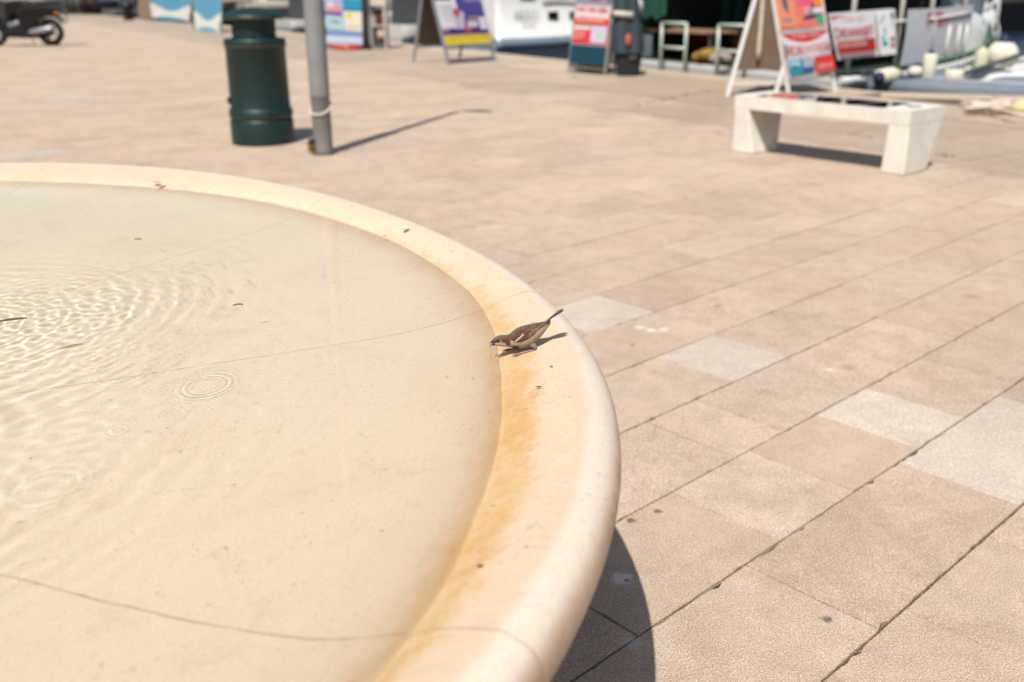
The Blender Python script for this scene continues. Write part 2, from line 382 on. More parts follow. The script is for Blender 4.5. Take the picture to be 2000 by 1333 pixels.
# ---------------------------------------------------------------- fountain basin
C0 = (-1.641, 1.540); ZC = CAM_H-.5525; ZW = CAM_H-.5847
_WT = np.radians([-60, -28.5, -25, -22.3, -19, -15.3, -11.1, -5.5, -.7, 4.9, 12.7, 21.2, 28.2, 37, 47, 54.3, 62.4, 71.4, 81, 88, 92, 130])
_WR = np.array([1.640, 1.642, 1.634, 1.627, 1.616, 1.610, 1.606, 1.605, 1.612, 1.630, 1.648, 1.655, 1.660, 1.657, 1.650, 1.636, 1.610, 1.585, 1.571, 1.573, 1.588, 1.60])
def shape(th):
    s0 = 1+.00071*np.cos(2*th)-.02031*np.sin(2*th)+.00692*np.cos(3*th)-.03742*np.sin(3*th)
    d = np.degrees(th) % 360; d = np.where(d > 270-55, d-360, d)      # -145 .. 215
    k = np.clip((d-112)/45, 0, 1)+np.clip((-52-d)/45, 0, 1); k = np.clip(k, 0, 1); k = k*k*(3-2*k)
    return s0*(1-k)+.985*k
def rwater(th):
    d = np.degrees(th) % 360; d = np.where(d > 270-55, d-360, d)
    return np.interp(np.radians(d), _WT, _WR)
# profile: (radius key, z, uses water-line radius?)  from the floor centre over the rim and underneath to the foot
INN = [(0, .235), (.35, .245), (.6, .285), (.8, .333), (1.0, .385), (1.15, .430), (1.3, .468), (1.40, .500), (1.47, .527), (1.52, .556), (1.56, .586), (1.59, .611), (1.605, .624), (1.62, ZW), (1.64, .6448), (1.665, .6532), (1.69, .6603)]
OUT = [(1.705, .6640), (1.718, ZC), (1.728, .6668), (1.738, .6640), (1.7475, .6590), (1.7555, .6510), (1.7605, .6410), (1.7628, .6280), (1.7620, .6140), (1.757, .600), (1.746, .584), (1.73, .568), (1.70, .548), (1.62, .515), (1.45, .46), (1.2, .38), (.95, .30), (.75, .23), (.62, .15), (.60, .06), (.66, .03), (.68, -.004)]
NA = 540
def basin():
    prof = INN+OUT; th = np.linspace(0, 2*np.pi, NA, endpoint=False); s = shape(th); rwv = rwater(th)
    fine = []                          # refine profile
    for i in range(len(prof)-1):
        (r0, z0), (r1, z1) = prof[i], prof[i+1]; nn = 4 if r0 > 1.0 or i > len(INN) else 3
        for j in range(nn): fine.append((r0+(r1-r0)*j/nn, z0+(z1-z0)*j/nn, i+j/nn))
    fine.append((*prof[-1], len(prof)-1))
    f = np.array(fine)
    from_r = f[:, 0].copy(); z = f[:, 1].copy()
    # smooth the poly-line a little
    for _ in range(3):
        from_r[1:-1] = (from_r[:-2]+2*from_r[1:-1]+from_r[2:])/4; z[1:-1] = (z[:-2]+2*z[1:-1]+z[2:])/4
    ninner = int(np.argmin(np.abs(f[:, 2]-len(INN))))
    verts = []; uv = []
    for i in range(len(f)):
        r = from_r[i]
        if i < ninner:
            a = np.clip((r-1.0)/.62, 0, 1) if r <= 1.62 else np.clip((1.705-r)/.085, 0, 1)
            rr = r+(rwv-1.62)*a
        else: rr = np.full(NA, r)
        rr = rr*s
        verts.append(np.stack([C0[0]+rr*np.cos(th), C0[1]+rr*np.sin(th), np.full(NA, z[i])], 1))
        uv.append(np.full(NA, r if i < ninner else 1.705+(f[i, 2]-len(INN))*.01))
    verts = np.concatenate(verts); uvv = np.concatenate(uv); k = len(f)
    faces = []
    for i in range(k-1):
        a = np.arange(NA); b = (a+1) % NA
        faces.append(np.stack([i*NA+a, i*NA+b, (i+1)*NA+b, (i+1)*NA+a], 1))
    faces = np.concatenate(faces)
    me = bpy.data.meshes.new('fountain_basin')
    me.from_pydata([tuple(v) for v in verts], [], [tuple(int(x) for x in q) for q in faces])
    at_ = me.attributes.new('rkey', 'FLOAT', 'POINT'); at_.data.foreach_set('value', uvv.astype(np.float32))
    me.polygons.foreach_set('use_smooth', [True]*len(me.polygons)); me.update()
    bm = bmesh.new(); bm.from_mesh(me); bmesh.ops.remove_doubles(bm, verts=bm.verts, dist=1e-5); bmesh.ops.recalc_face_normals(bm, faces=bm.faces); bm.to_mesh(me); bm.free()
    return me
def basin_mat():
    m = bpy.data.materials.new('basin_limestone'); m.use_nodes = True; n = m.node_tree.nodes; l = m.node_tree.links
    b = n['Principled BSDF']; b.inputs['Specular IOR Level'].default_value = .5
    g = n.new('ShaderNodeNewGeometry'); a = n.new('ShaderNodeAttribute'); a.attribute_name = 'rkey'; rk = a.outputs['Fac']
    def M(op, x, y=None, z=None):
        k = n.new('ShaderNodeMath'); k.operation = op
        for i, q in enumerate((x, y, z)):
            if q is None: continue
            if isinstance(q, (int, float)): k.inputs[i].default_value = q
            else: l.new(q, k.inputs[i])
        return k.outputs[0]
    def noise(sc, det=4, rough=.6, dist=0, vec=None):
        z = n.new('ShaderNodeTexNoise'); z.inputs['Scale'].default_value = sc; z.inputs['Detail'].default_value = det
        z.inputs['Roughness'].default_value = rough; z.inputs['Distortion'].default_value = dist
        l.new(vec or g.outputs['Position'], z.inputs['Vector']); return z.outputs['Fac']
    def rng(x, a0, a1, b0, b1, sm=False):
        r = n.new('ShaderNodeMapRange'); l.new(x, r.inputs['Value']); r.interpolation_type = 'SMOOTHSTEP' if sm else 'LINEAR'
        for k, v in zip(('From Min', 'From Max', 'To Min', 'To Max'), (a0, a1, b0, b1)): r.inputs[k].default_value = v
        return r.outputs[0]
    def mix(f, c0, c1):
        k = n.new('ShaderNodeMix'); k.data_type = 'RGBA'
        if isinstance(f, float): k.inputs[0].default_value = f
        else: l.new(f, k.inputs[0])
        for i, c in ((6, c0), (7, c1)):
            if isinstance(c, tuple): k.inputs[i].default_value = (*c, 1)
            else: l.new(c, k.inputs[i])
        return k.outputs[2]
    sx = n.new('ShaderNodeSeparateXYZ'); l.new(g.outputs['Position'], sx.inputs[0])
    X = M('SUBTRACT', sx.outputs[0], C0[0]); Y = M('SUBTRACT', sx.outputs[1], C0[1])
    ang = M('ARCTAN2', Y, X); rad = M('SQRT', M('ADD', M('MULTIPLY', X, X), M('MULTIPLY', Y, Y)))
    # polar-stretched coordinates for run-off streaks
    cv = n.new('ShaderNodeCombineXYZ'); l.new(M('MULTIPLY', ang, 1.7), cv.inputs[0]); l.new(M('MULTIPLY', rk, .25), cv.inputs[1]); l.new(M('MULTIPLY', sx.outputs[2], .3), cv.inputs[2])
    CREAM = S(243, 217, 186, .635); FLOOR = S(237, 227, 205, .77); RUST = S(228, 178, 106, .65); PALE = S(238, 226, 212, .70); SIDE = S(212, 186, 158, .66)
    inn = rng(M('ADD', rk, M('MULTIPLY', noise(5, 5, .6), .10)), 1.56, 1.70, 0, 1, True)
    c = mix(inn, FLOOR, CREAM)
    # mineral / rust stain ring round the water line
    near = rng(ang, R(-14), R(42), 1, 0, True)                      # the stain is broad on the near side, a thin line on the far side
    e1 = M('ADD', rk, M('MULTIPLY', noise(7, 6, .65, .5), .05))
    band_in = rng(e1, 1.585, 1.655, 0, 1, True)
    e2 = M('SUBTRACT', M('ADD', rk, M('MULTIPLY', noise(8, 9, .8, .8), .15)), M('MULTIPLY', near, .040))
    band_out = rng(e2, 1.676, 1.706, 1, 0, True)
    amt = M('MULTIPLY', M('MULTIPLY', band_in, band_out), M('MULTIPLY_ADD', near, .35, .62))
    amt = M('MULTIPLY', amt, rng(noise(3.4, 4, .6), .30, .58, .66, 1.05))
    amt = M('MULTIPLY', amt, rng(noise(45, 10, .85, .4), .34, .62, .45, 1.08))
    c = mix(amt, c, RUST)
    # faint tan run-off patches on the rim and yellow algae tint on the floor
    c = mix(M('MULTIPLY', rng(noise(6, 7, .7, 1.0), .52, .72, 0, .25), rng(rk, 1.60, 1.64, 0, 1)), c, S(236, 192, 134, .78))
    c = mix(M('MULTIPLY', rng(noise(3.0, 6, .65, .6), .5, .75, 0, .35), rng(rk, 1.5, 1.6, 1, 0)), c, S(226, 208, 164, .64))
    c = mix(M('MULTIPLY', rng(noise(12, 6, .7, .6), .55, .8, 0, .4), rng(rk, 1.5, 1.62, 1, 0)), c, S(218, 194, 156, .62))
    c = mix(M('MULTIPLY', rng(noise(26, 6, .7), .50, .72, 0, .28), 1.0), c, S(250, 236, 212, .72))
    # pale crest: wear, plus the rim's highlight painted into the colour
    crest = M('MULTIPLY', rng(M('ADD', rk, M('MULTIPLY', noise(10, 5, .7), .014)), 1.715, 1.733, 0, 1, True), rng(M('ADD', rk, M('MULTIPLY', noise(10, 5, .7), .02)), 1.755, 1.775, 1, 0, True))
    c = mix(M('MULTIPLY', crest, .85), c, PALE)
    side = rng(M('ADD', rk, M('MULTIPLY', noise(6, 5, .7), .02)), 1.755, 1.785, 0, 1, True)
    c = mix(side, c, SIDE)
    stk = M('MULTIPLY', rng(noise(16, 6, .7, .6, cv.outputs[0]), .45, .7, 0, .75), side)
    c = mix(stk, c, S(186, 146, 108, .7))
    c = mix(M('MULTIPLY', rng(noise(9, 5, .7, .4, cv.outputs[0]), .5, .68, 0, .55), side), c, S(232, 214, 194, .8))
    # specks, pits
    c = mix(rng(noise(95, 3, .55), .69, .74, 0, .5), c, S(160, 118, 76, .6))
    c = mix(M('MULTIPLY', rng(noise(70, 5, .7, .6), .60, .68, 0, .5), rng(noise(5, 3, .6), .48, .60, 0, 1)), c, S(170, 120, 72, .6))
    c = mix(M('MULTIPLY', rng(noise(31, 3, .5), .72, .76, 0, .6), rng(noise(4, 2, .5), .45, .6, 0, 1)), c, S(120, 85, 55, .6))
    c = mix(M('MULTIPLY', rng(noise(220, 3, .6), .35, .65, .16, 0), 1.0), c, S(190, 150, 105, .7))
    c = mix(M('MULTIPLY', rng(noise(150, 4, .7), .58, .72, 0, .34), rng(noise(11, 4, .6), .42, .6, .15, 1)), c, S(214, 164, 108, .6))
    c = mix(M('MULTIPLY', rng(noise(48, 6, .8), .56, .74, 0, .22), 1.0), c, S(198, 150, 100, .6))
    # joints between the stone segments
    wob = M('MULTIPLY_ADD', noise(9, 4, .6), .010, -.005)
    jj = None
    for dg in (-150, -112, -70, -26.1, 8.8, 47.1, 88.2, 128, 168):
        d = M('ABSOLUTE', M('ADD', M('MULTIPLY', M('SUBTRACT', ang, R(dg)), rad), wob))
        q = rng(d, .0008, .0030, 1, 0); jj = q if jj is None else M('MAXIMUM', jj, q)
    jm = M('MULTIPLY', jj, rng(noise(22, 3, .6), .3, .6, .15, .55))
    c = mix(jm, c, S(188, 152, 104, .58))
    l.new(c, b.inputs['Base Color'])
    l.new(rng(noise(24, 4, .6), .3, .7, .30, .48), b.inputs['Roughness'])
    bp = n.new('ShaderNodeBump'); bp.inputs['Strength'].default_value = .35; bp.inputs['Distance'].default_value = .004
    l.new(M('SUBTRACT', M('ADD', noise(60, 8, .75), M('MULTIPLY', noise(8, 3, .5), 1.2)), M('MULTIPLY', jm, .35)), bp.inputs['Height']); l.new(bp.outputs[0], b.inputs['Normal'])
    return m
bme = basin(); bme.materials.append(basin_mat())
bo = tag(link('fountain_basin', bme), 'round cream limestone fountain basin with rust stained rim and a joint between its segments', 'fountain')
if CAUSTICS: bo.cycles.is_caustics_receiver = True

def water_mesh():
    def axis(lo, hi, f0, f1, df, dc):
        return np.concatenate([np.arange(lo, f0, dc), np.arange(f0, f1, df), np.arange(f1, hi, dc)])
    xs = axis(-3.5, .2, -1.42, -.28, .0032, .012); ys = axis(-.4, 3.5, .95, 2.25, .0032, .012)
    xs = np.sort(np.unique(np.round(np.concatenate([xs, np.arange(-.12, .03, .004)]), 5))); ys = np.sort(np.unique(np.round(np.concatenate([ys, np.arange(1.44, 1.62, .004)]), 5)))
    Xg, Yg = np.meshgrid(xs, ys); Z = np.zeros_like(Xg)
    rs = np.random.RandomState(5)
    def wob(X, Y, s, seed):
        r = np.random.RandomState(seed); o = 0
        for i in range(5):
            a = r.uniform(0, 6.28); k = s*r.uniform(.6, 1.8); o = o+np.sin(k*(X*np.cos(a)+Y*np.sin(a))+r.uniform(0, 6.28))
        return o/5
    # jet splash: long circular swell
    def swell(cx, cy, A, lam, fall, seed, r0=.04, cut=9.):
        cx -= .05; cy += .05; d = np.hypot(Xg-cx, Yg-cy)+.0055*wob(Xg, Yg, 13, seed)+.002*wob(Xg, Yg, 34, seed+60)
        am = A*np.exp(-np.maximum(d-r0, 0)/fall)*np.clip(.6+1.3*wob(Xg, Yg, 11, seed+1), .05, 1.5)
        am = am*np.clip((cut-d)/.15, 0, 1)
        return am*np.sin(2*np.pi*d/lam*(1+.10*wob(Xg, Yg, 2.5, seed+2)))
    Z += swell(-1.22, 1.84, .00031, .050, .30, 1)
    Z += swell(-1.16, 1.80, .00007, .024, .22, 4)
    Z += swell(-.84, 1.05, .00026, .044, .13, 15, cut=.42)
    Z += swell(-1.06, 1.22, .00040, .062, .26, 19)
    Z += swell(-1.45, 1.45, .00016, .045, .45, 23)
    for _ in range(40):                # choppy water round the jet: many small overlapping sources
        cx, cy = -1.14+rs.normal(0, .10), 1.80+rs.normal(0, .10); lam = rs.uniform(.018, .036); d = np.hypot(Xg-cx, Yg-cy)+.004*wob(Xg, Yg, 30, 50)
        Z += 4.4e-5*(lam/.03)**1.7*np.exp(-d/rs.uniform(.06, .17))*np.sin(2*np.pi*d/lam+rs.uniform(0, 6.3))
    for _ in range(7):
        cx, cy = -.85+rs.normal(0, .14), 1.16+rs.normal(0, .12); lam = rs.uniform(.03, .05); d = np.hypot(Xg-cx, Yg-cy)
        Z += 2.6e-5*(lam/.03)**1.6*np.exp(-d/rs.uniform(.08, .16))*np.sin(2*np.pi*d/lam+rs.uniform(0, 6.3))
    # falling drops: short ring packets
    drops = [(-.504, 1.43, .044, .012, .00034), (-.507, 1.433, .058, .010, .00010), (-.533, 1.318, .020, .009, .00026), (-.66, 1.09, .05, .020, .00008), (-.618, 1.27, .014, .012, .00020),
             (-.70, 1.50, .05, .014, .00010), (-.57, 1.80, .028, .012, .00006), (-.78, 1.62, .03, .013, .00012), (-.72, 1.30, .05, .014, .00005), (-.62, 1.55, .026, .012, .00010), (-.60, 1.42, .018, .010, .00012), (-.92, 1.56, .03, .014, .00014)]
    for cx, cy, rr, lam, A in drops:
        cx -= .080; cy += .085; d = np.hypot(Xg-cx, Yg-cy); Z += .10*A*(lam/.012)**1.2*np.exp(-((d-rr)/(lam*.95))**2)*np.cos(2*np.pi*(d-rr)/lam)
    # drip under the beak
    d = np.hypot((Xg+.0366)/1.0, (Yg-1.527)/1.0); Z += .00006*np.exp(-((d-.011)/.006)**2)*np.cos(2*np.pi*(d-.011)/.008)+.00002*np.exp(-((d-.03)/.012)**2)*np.cos(2*np.pi*(d-.03)/.010)
    Z += .00001*wob(Xg, Yg, 60, 31)+.00007*wob(Xg, Yg, 20, 33)
    th = np.arctan2(Yg-C0[1], Xg-C0[0]); rad = np.hypot(Xg-C0[0], Yg-C0[1]); lim = (rwater(th)-.010)*shape(th)
    Z *= np.clip((lim-rad)/.06, 0, 1)
    ok = rad < lim; ko = np.where(ok, 1, np.minimum(1, lim/np.maximum(rad, 1e-6)))   # outer vertices are pulled in onto the shore line
    Xg = C0[0]+(Xg-C0[0])*ko; Yg = C0[1]+(Yg-C0[1])*ko
    H, W = Xg.shape
    idx = np.arange(H*W).reshape(H, W)
    f = np.stack([idx[:-1, :-1], idx[:-1, 1:], idx[1:, 1:], idx[1:, :-1]], -1).reshape(-1, 4)
    okf = ok.reshape(-1)[f].any(1); f = f[okf]
    used = np.unique(f); remap = np.full(H*W, -1); remap[used] = np.arange(len(used)); f = remap[f]
    co = np.stack([Xg, Yg, Z+ZW], -1).reshape(-1, 3)[used]
    me = bpy.data.meshes.new('basin_water'); me.vertices.add(len(co)); me.vertices.foreach_set('co', co.astype(np.float32).ravel())
    me.loops.add(f.size); me.loops.foreach_set('vertex_index', f.astype(np.int32).ravel())
    me.polygons.add(len(f)); me.polygons.foreach_set('loop_start', np.arange(0, f.size, 4, dtype=np.int32)); me.polygons.foreach_set('use_smooth', np.ones(len(f), bool))
    me.update(calc_edges=True); me.validate()
    return me
wme = water_mesh()
wmt = bpy.data.materials.new('clear_water'); wmt.use_nodes = True
n = wmt.node_tree.nodes; l = wmt.node_tree.links; n.remove(n['Principled BSDF'])
gl = n.new('ShaderNodeBsdfGlass'); gl.inputs['IOR'].default_value = 1.333; gl.inputs['Roughness'].default_value = 0; gl.inputs['Color'].default_value = (1, 1, .985, 1)
l.new(gl.outputs[0], n['Material Output'].inputs['Surface'])
wme.materials.append(wmt)
wo = tag(link('basin_water', wme), label='clear shallow water with ripples filling the fountain basin', kind='structure')
if CAUSTICS: wo.cycles.is_caustics_caster = True

# ---------------------------------------------------------------- sparrow
def bird():
    Y0 = 1.522
    # side-view outline, read off as photo pixels in the plane of the bird: x, top, bottom, half width (m)
    st = [(961.5, 664.6, 673.6, .0026), (964, 661.8, 674.4, .0046), (968, 658.2, 675.6, .0066), (973, 655.9, 676.4, .0080), (979, 654.7, 677.0, .0089), (986, 654.6, 677.8, .0093),
          (992, 654.2, 678.4, .0100), (998, 650.6, 679.2, .0122), (1004, 645.6, 680.0, .0146), (1011, 641.4, 680.4, .0163), (1020, 637.4, 680.0, .0172), (1030, 634.2, 678.0, .0170), (1040, 632.0, 673.6, .0155),
          (1048, 630.8, 666.4, .0132), (1056, 630.4, 659.0, .0106), (1063, 628.4, 650.0, .0080), (1069, 625.6, 641.5, .0060), (1075, 621.6, 633.5, .0048)]
    def interp(px):
        xs = [q[0] for q in st]
        return [float(np.interp(px, xs, [q[i] for q in st])) for i in (1, 2, 3)]
    rb = random.Random(2)
    def n3(x, y, z, sc): return mnoise.noise(V(x*sc, y*sc, z*sc))
    def c8(r, g, b): return S(r, g, b, .66)
    def paint(px, py, side, top):      # plumage colour by place on the body; top = 1 on the back, -1 on the belly
        e = n3(px, py, side*5, .8)*2.4+n3(px, py, side*9, 2.2)*1.0; f = n3(px*.35, py*1.6, side*3+9, .9)
        t, b, hw = interp(px); v = (py+390*hw*abs(side)-t)/(b+2.5-t)     # 0 back .. 1 belly, as it shows from a little above
        if px < 997+e:                                   # head
            if (px-969.3)**2+(py-663.6)**2 < 9 and px > 968: pass
            if v < .30+.04*e and px < 990: return c8(112+10*f, 98+8*f, 88)
            if px < 966.5 and v > .62: return c8(52, 44, 38)
            if px < 975.5+e*.5 and .28 < v < .60: return c8(46, 36, 30)
            if (px-977.6)**2+((py-662.6)*1.2)**2 < 2.2: return c8(215, 200, 178)
            if px >= 975.5 and v < .56+.10*(px-975)/20+.04*e: return c8(112+14*f, 58+8*f, 38)
            if v > .93 and px < 985: return c8(60, 50, 42)
            if px > 988 and v < .80: return c8(112+12*f, 60, 40)
            return c8(232+10*f, 212+10*f, 184)
        if 995 < px < 1013 and v > .84+.04*e: return c8(56, 46, 40)       # bib
        lim = .50 if px < 1046 else .36
        if v < lim+.03*e:
            k = n3(px*.5, py*2.2, side*2, .55)
            return c8(50, 36, 30) if k < -.08 else (c8(150, 108, 76) if k > .14 else c8(104, 72, 52))
        if px > 1060 and v < .30: return c8(92, 76, 64)
        g = 214-18*max(0, (px-1030)/45)
        return c8(g+10*f, g-20+8*f, g-50+8*f)
    mb = MB(); NS = 44
    xs = np.concatenate([np.linspace(961.5, 1000, 44), np.linspace(1001, 1075, 62)])
    P0 = lambda px, py: at(px, py, Y0)
    rings = []
    for px in xs:
        t, b, hw = interp(px)
        a0 = P0(px, t); a1 = P0(px, b); c = (a0+a1)/2; hz = (a0-a1).length/2*.955; up = (a0-a1).normalized()
        ring = []
        for j in range(NS):
            an = 2*math.pi*j/NS; sy, cz = math.sin(an), math.cos(an)
            ex = 1.0
            ring.append((c+up*(hz*cz)+V(0, -hw*sy, 0), px, b+(t-b)*(cz*.5+.5), sy, cz))
        rings.append(ring)
    # carrier for per-corner colours
    def fc(q):
        cs_ = [paint(q[1]+a, q[2]+b_, q[3], q[4]) for a, b_ in ((0, 0), (.45, .3), (-.45, .35), (.1, -.5))]
        return tuple(sum(c_[i] for c_ in cs_)/4 for i in range(3))
    faces = []
    verts = [q[0] for r in rings for q in r]; cols = [fc(q) for r in rings for q in r]
    for i in range(len(rings)-1):
        for j in range(NS): faces.append((i*NS+j, i*NS+(j+1) % NS, (i+1)*NS+(j+1) % NS, (i+1)*NS+j))
    faces.append(tuple(range(NS))[::-1]); k0 = (len(rings)-1)*NS; faces.append(tuple(range(k0, k0+NS)))
    def addp(vs, fs, cs):
        b = len(verts); verts.extend(vs); cols.extend(cs); faces.extend([tuple(i+b for i in f) for f in fs])
    # folded wings: shells over the flanks, drawn from shoulder to wing tip
    topc = [(997, 655), (1001, 650.5), (1007, 646.2), (1016, 641.8), (1028, 638.4), (1040, 635.6), (1050, 633.2), (1058, 631.2), (1064, 629.6)]
    lowc = [(998, 660), (1000.5, 664.2), (1005, 666.6), (1013, 667.6), (1022, 665.4), (1031, 660.8), (1041, 653.8), (1051, 644.0), (1064.5, 631.4)]
    def wcol(u, v, px, py):
        s1 = n3(px*.8, py*.8, 3, .5); s2 = mnoise.noise(V(px*.16+py*.30, (py*.75+px*.42)*.62, 7))
        # u 0 shoulder .. 1 tip ; v 0 top .. 1 lower edge
        d = (px-1021.5)*.68+(py-649)*.74             # distance along the diagonal of the white bar
        line = (px-1007)*(649-664.5)-(py-664.5)*(1021.5-1007)    # signed distance from the bar
        dist = line/21.5
        if abs(dist) < 1.5+.3*s1 and 1006 < px < 1022: return c8(250, 236, 214)
        if dist > 0 and px < 1021 and v > .22:   # chestnut shoulder
            return c8(118+20*s1, 62+12*s1, 42) if s2 > -.15 else c8(66, 40, 30)
        if v < .16+.05*s1: return c8(58, 42, 34) if s2 < .02 else c8(140, 106, 78)
        if v > .93: return c8(58, 44, 36)
        if px < 1033-(py-650)*.35:
            return c8(132+22*s1, 82+14*s1, 54) if s2 > -.02 else c8(84, 58, 44)
        # flight-feather coverts: buff with dark centres
        q = (v*4.2+u*1.2) % 1
        if q < .30: return c8(66, 50, 42)
        if q < .48: return c8(112, 88, 68)
        return c8(196+10*s1, 156, 112) if v < .75 else c8(156, 124, 94)
    for side in (-1, 1):
        NU, NV = 60, 20; vs = []; cs = []
        for i in range(NU+1):
            u = i/NU; k = u*(len(topc)-1); i0 = min(int(k), len(topc)-2); f = k-i0
            tp = (topc[i0][0]*(1-f)+topc[i0+1][0]*f, topc[i0][1]*(1-f)+topc[i0+1][1]*f); lp = (lowc[i0][0]*(1-f)+lowc[i0+1][0]*f, lowc[i0][1]*(1-f)+lowc[i0+1][1]*f)
            for j in range(NV+1):
                v = j/NV; px = tp[0]*(1-v)+lp[0]*v; py = tp[1]*(1-v)+lp[1]*v
                t, b, hw = interp(px); cz = max(-1, min(1, 1-2*(py-t)/(b-t))); y = hw*math.sqrt(max(0, 1-cz*cz)); py0 = py
                for _ in range(3):
                    py = py0-340*y*v; cz = max(-1, min(1, 1-2*(py-t)/(b-t))); y = hw*math.sqrt(max(0, 1-cz*cz))
                th = .0013*math.sin(math.pi*min(1, max(.0, v*.86+.14)))**.5*math.sin(math.pi*min(1, u*.93+.05))**.4+.0006
                if u > .72: y = max(y, .0040*(1-(u-.72)/.28)+.0022)
                p = P0(px, py); p.y = Y0+side*(y*1.01+th*(1 if v > .02 else .1)); vs.append(p); cs.append(wcol(u, v, px, py0))
        addp(vs, [(i*(NV+1)+j, i*(NV+1)+j+1, (i+1)*(NV+1)+j+1, (i+1)*(NV+1)+j) for i in range(NU) for j in range(NV)], cs)
    # tail: narrow overlapping feathers with split tip
    for k, (tx, ty, yo) in enumerate([(1093.5, 601.0, -.0120), (1099.0, 598.4, -.0080), (1097.5, 602.0, -.0050), (1097.0, 610.5, .0030), (1103.0, 608.2, .0068), (1101.5, 612.2, .0100)]):
        base = P0(1067, 631.8+(k-2.5)*.9); base.y = Y0+yo*.35; tip = P0(tx, ty); tip.y = Y0-.006+yo
        d = (tip-base); lat = V(0, 1, .10).normalized(); up = V(-d.z, 0, d.x).normalized(); n_ = 8; vs = []; cs = []
        for i in range(n_+1):
            f = i/n_; w_ = (.0019+.0013*math.sin(math.pi*min(1, f*.9+.1))) if f < .85 else .0024*(1-(f-.85)/.15*.75)
            c = base+d*f+up*(.0006*k+.0015*math.sin(f*3.1))
            for sgn in (-1, 1):
                vs += [c+lat*sgn*w_+up*.0005, c+lat*sgn*w_-up*.0005]; cc = c8(96, 78, 66) if sgn < 0 else c8(134, 112, 92); cs += [cc, cc]
        fs = []
        for i in range(n_):
            a = i*4; b = a+4; fs += [(a, b, b+2, a+2), (a+1, a+3, b+3, b+1), (a, a+1, b+1, b), (a+2, b+2, b+3, a+3)]
        fs.append((n_*4, n_*4+1, n_*4+3, n_*4+2)); addp(vs, fs, cs)
    # thighs, shanks and toes, part of the same mesh
    skin = c8(188, 132, 108)
    def limb(pts, rr, col, n=8):
        t = MB().tube(pts, rr, col, n); addp([Vector(q) for q in t.v], t.f, [col]*len(t.v))
    for sd, dx, dy in ((-1, 0, 0), (1, -.012, .016)):
        hip = P0(1040, 671); hip.y = Y0-.006*(-sd)*-1 if False else Y0+sd*.0075
        heel = gnd(1046, 684.5, .6535) if sd < 0 else gnd(1046, 684.5, .6535)+V(-.018, .020, 0)
        foot = gnd(1020, 691.5, .6475) if sd < 0 else gnd(1020, 691.5, .6475)+V(-.016, .020, .0005)
        knee = (hip+heel)/2+V(.0015, sd*.001, .0012)
        limb([hip, knee, heel], [.0062, .0036, .0018], c8(172, 148, 124), 10)
        limb([heel, heel.lerp(foot, .5)+V(0, 0, .0012), foot], [.0020, .0017, .0018], skin)
        for ax, ay, L in ((-.95, -.36, .0125), (-.99, .02, .0150), (-.86, .46, .0125), (.85, .30, .0095)):
            e = foot+V(ax, ay, 0).normalized()*L; e.z = foot.z-.0022+(.0014 if L < .01 else -.001*ax*0); mid = foot.lerp(e, .5)+V(0, 0, .0008)
            limb([foot, mid, e, e+V(ax, ay, 0).normalized()*.0028+V(0, 0, -.0008)], [.0016, .0014, .0011, .0004], skin, 6)
    me = bpy.data.meshes.new('sparrow'); me.from_pydata([tuple(v) for v in verts], [], faces)
    ca = me.color_attributes.new('Col', 'FLOAT_COLOR', 'POINT'); ca.data.foreach_set('color', [x for c in cols for x in (*c, 1)])
    me.polygons.foreach_set('use_smooth', [True]*len(me.polygons)); me.update()
    m = mat('feathers', attr=True, rough=.75, spec=.25, noise=.30, nscale=480, bump=.8, bscale=520)
    me.materials.append(m); me.materials[0].node_tree.nodes['Principled BSDF'].inputs['Sheen Weight'].default_value = .15
    bo = tag(link('sparrow', me), 'small brown male house sparrow crouching on the basin rim to drink, tail raised', 'bird')
    # beak, two halves slightly open
    bk = MB()
    bx = lambda px, py, y=0: P0(px, py)+V(0, y, 0)
    def cone(base_t, base_b, tip, hw, col, n=10):
        c = (base_t+base_b)/2; h = (base_t-base_b)/2; vs = [c+h*math.cos(2*math.pi*i/n)+V(0, hw*math.sin(2*math.pi*i/n), 0) for i in range(n)]
        mid = c.lerp(tip, .55)+h*.25; vs2 = [mid+h*.52*math.cos(2*math.pi*i/n)+V(0, hw*.55*math.sin(2*math.pi*i/n), 0) for i in range(n)]
        bk.add(vs+vs2+[tip], [(i, (i+1) % n, n+(i+1) % n, n+i) for i in range(n)]+[(n+i, n+(i+1) % n, 2*n) for i in range(n)], col, True)
    cone(bx(966.0, 661.0), bx(965, 670.0), bx(956.2, 671.6), .0044, c8(50, 40, 34))
    cone(bx(965, 670.6), bx(965.5, 675.6), bx(957.6, 674.2), .0036, c8(78, 60, 48))
    cone(bx(965, 668.8), bx(965, 672.4), bx(958.8, 672.8), .0032, c8(214, 182, 134))
    bk.build('beak', mat('horn', attr=True, rough=.35), bo)
    for sd in (-1, 1):
        t, b, hw = interp(974); cz = 1-2*(662.9-t)/(b-t); p = P0(974.2, 662.9); p.y = Y0+sd*(hw*math.sqrt(1-cz*cz)-.0001)
        MB().ell(p, (.00175, .0009, .00175), (.006, .005, .004), 14).build('eye', mat('eye_gloss', (.006, .005, .004), rough=.05, spec=.8) if sd < 0 else bpy.data.materials['eye_gloss'], bo)
    return bo
bird()
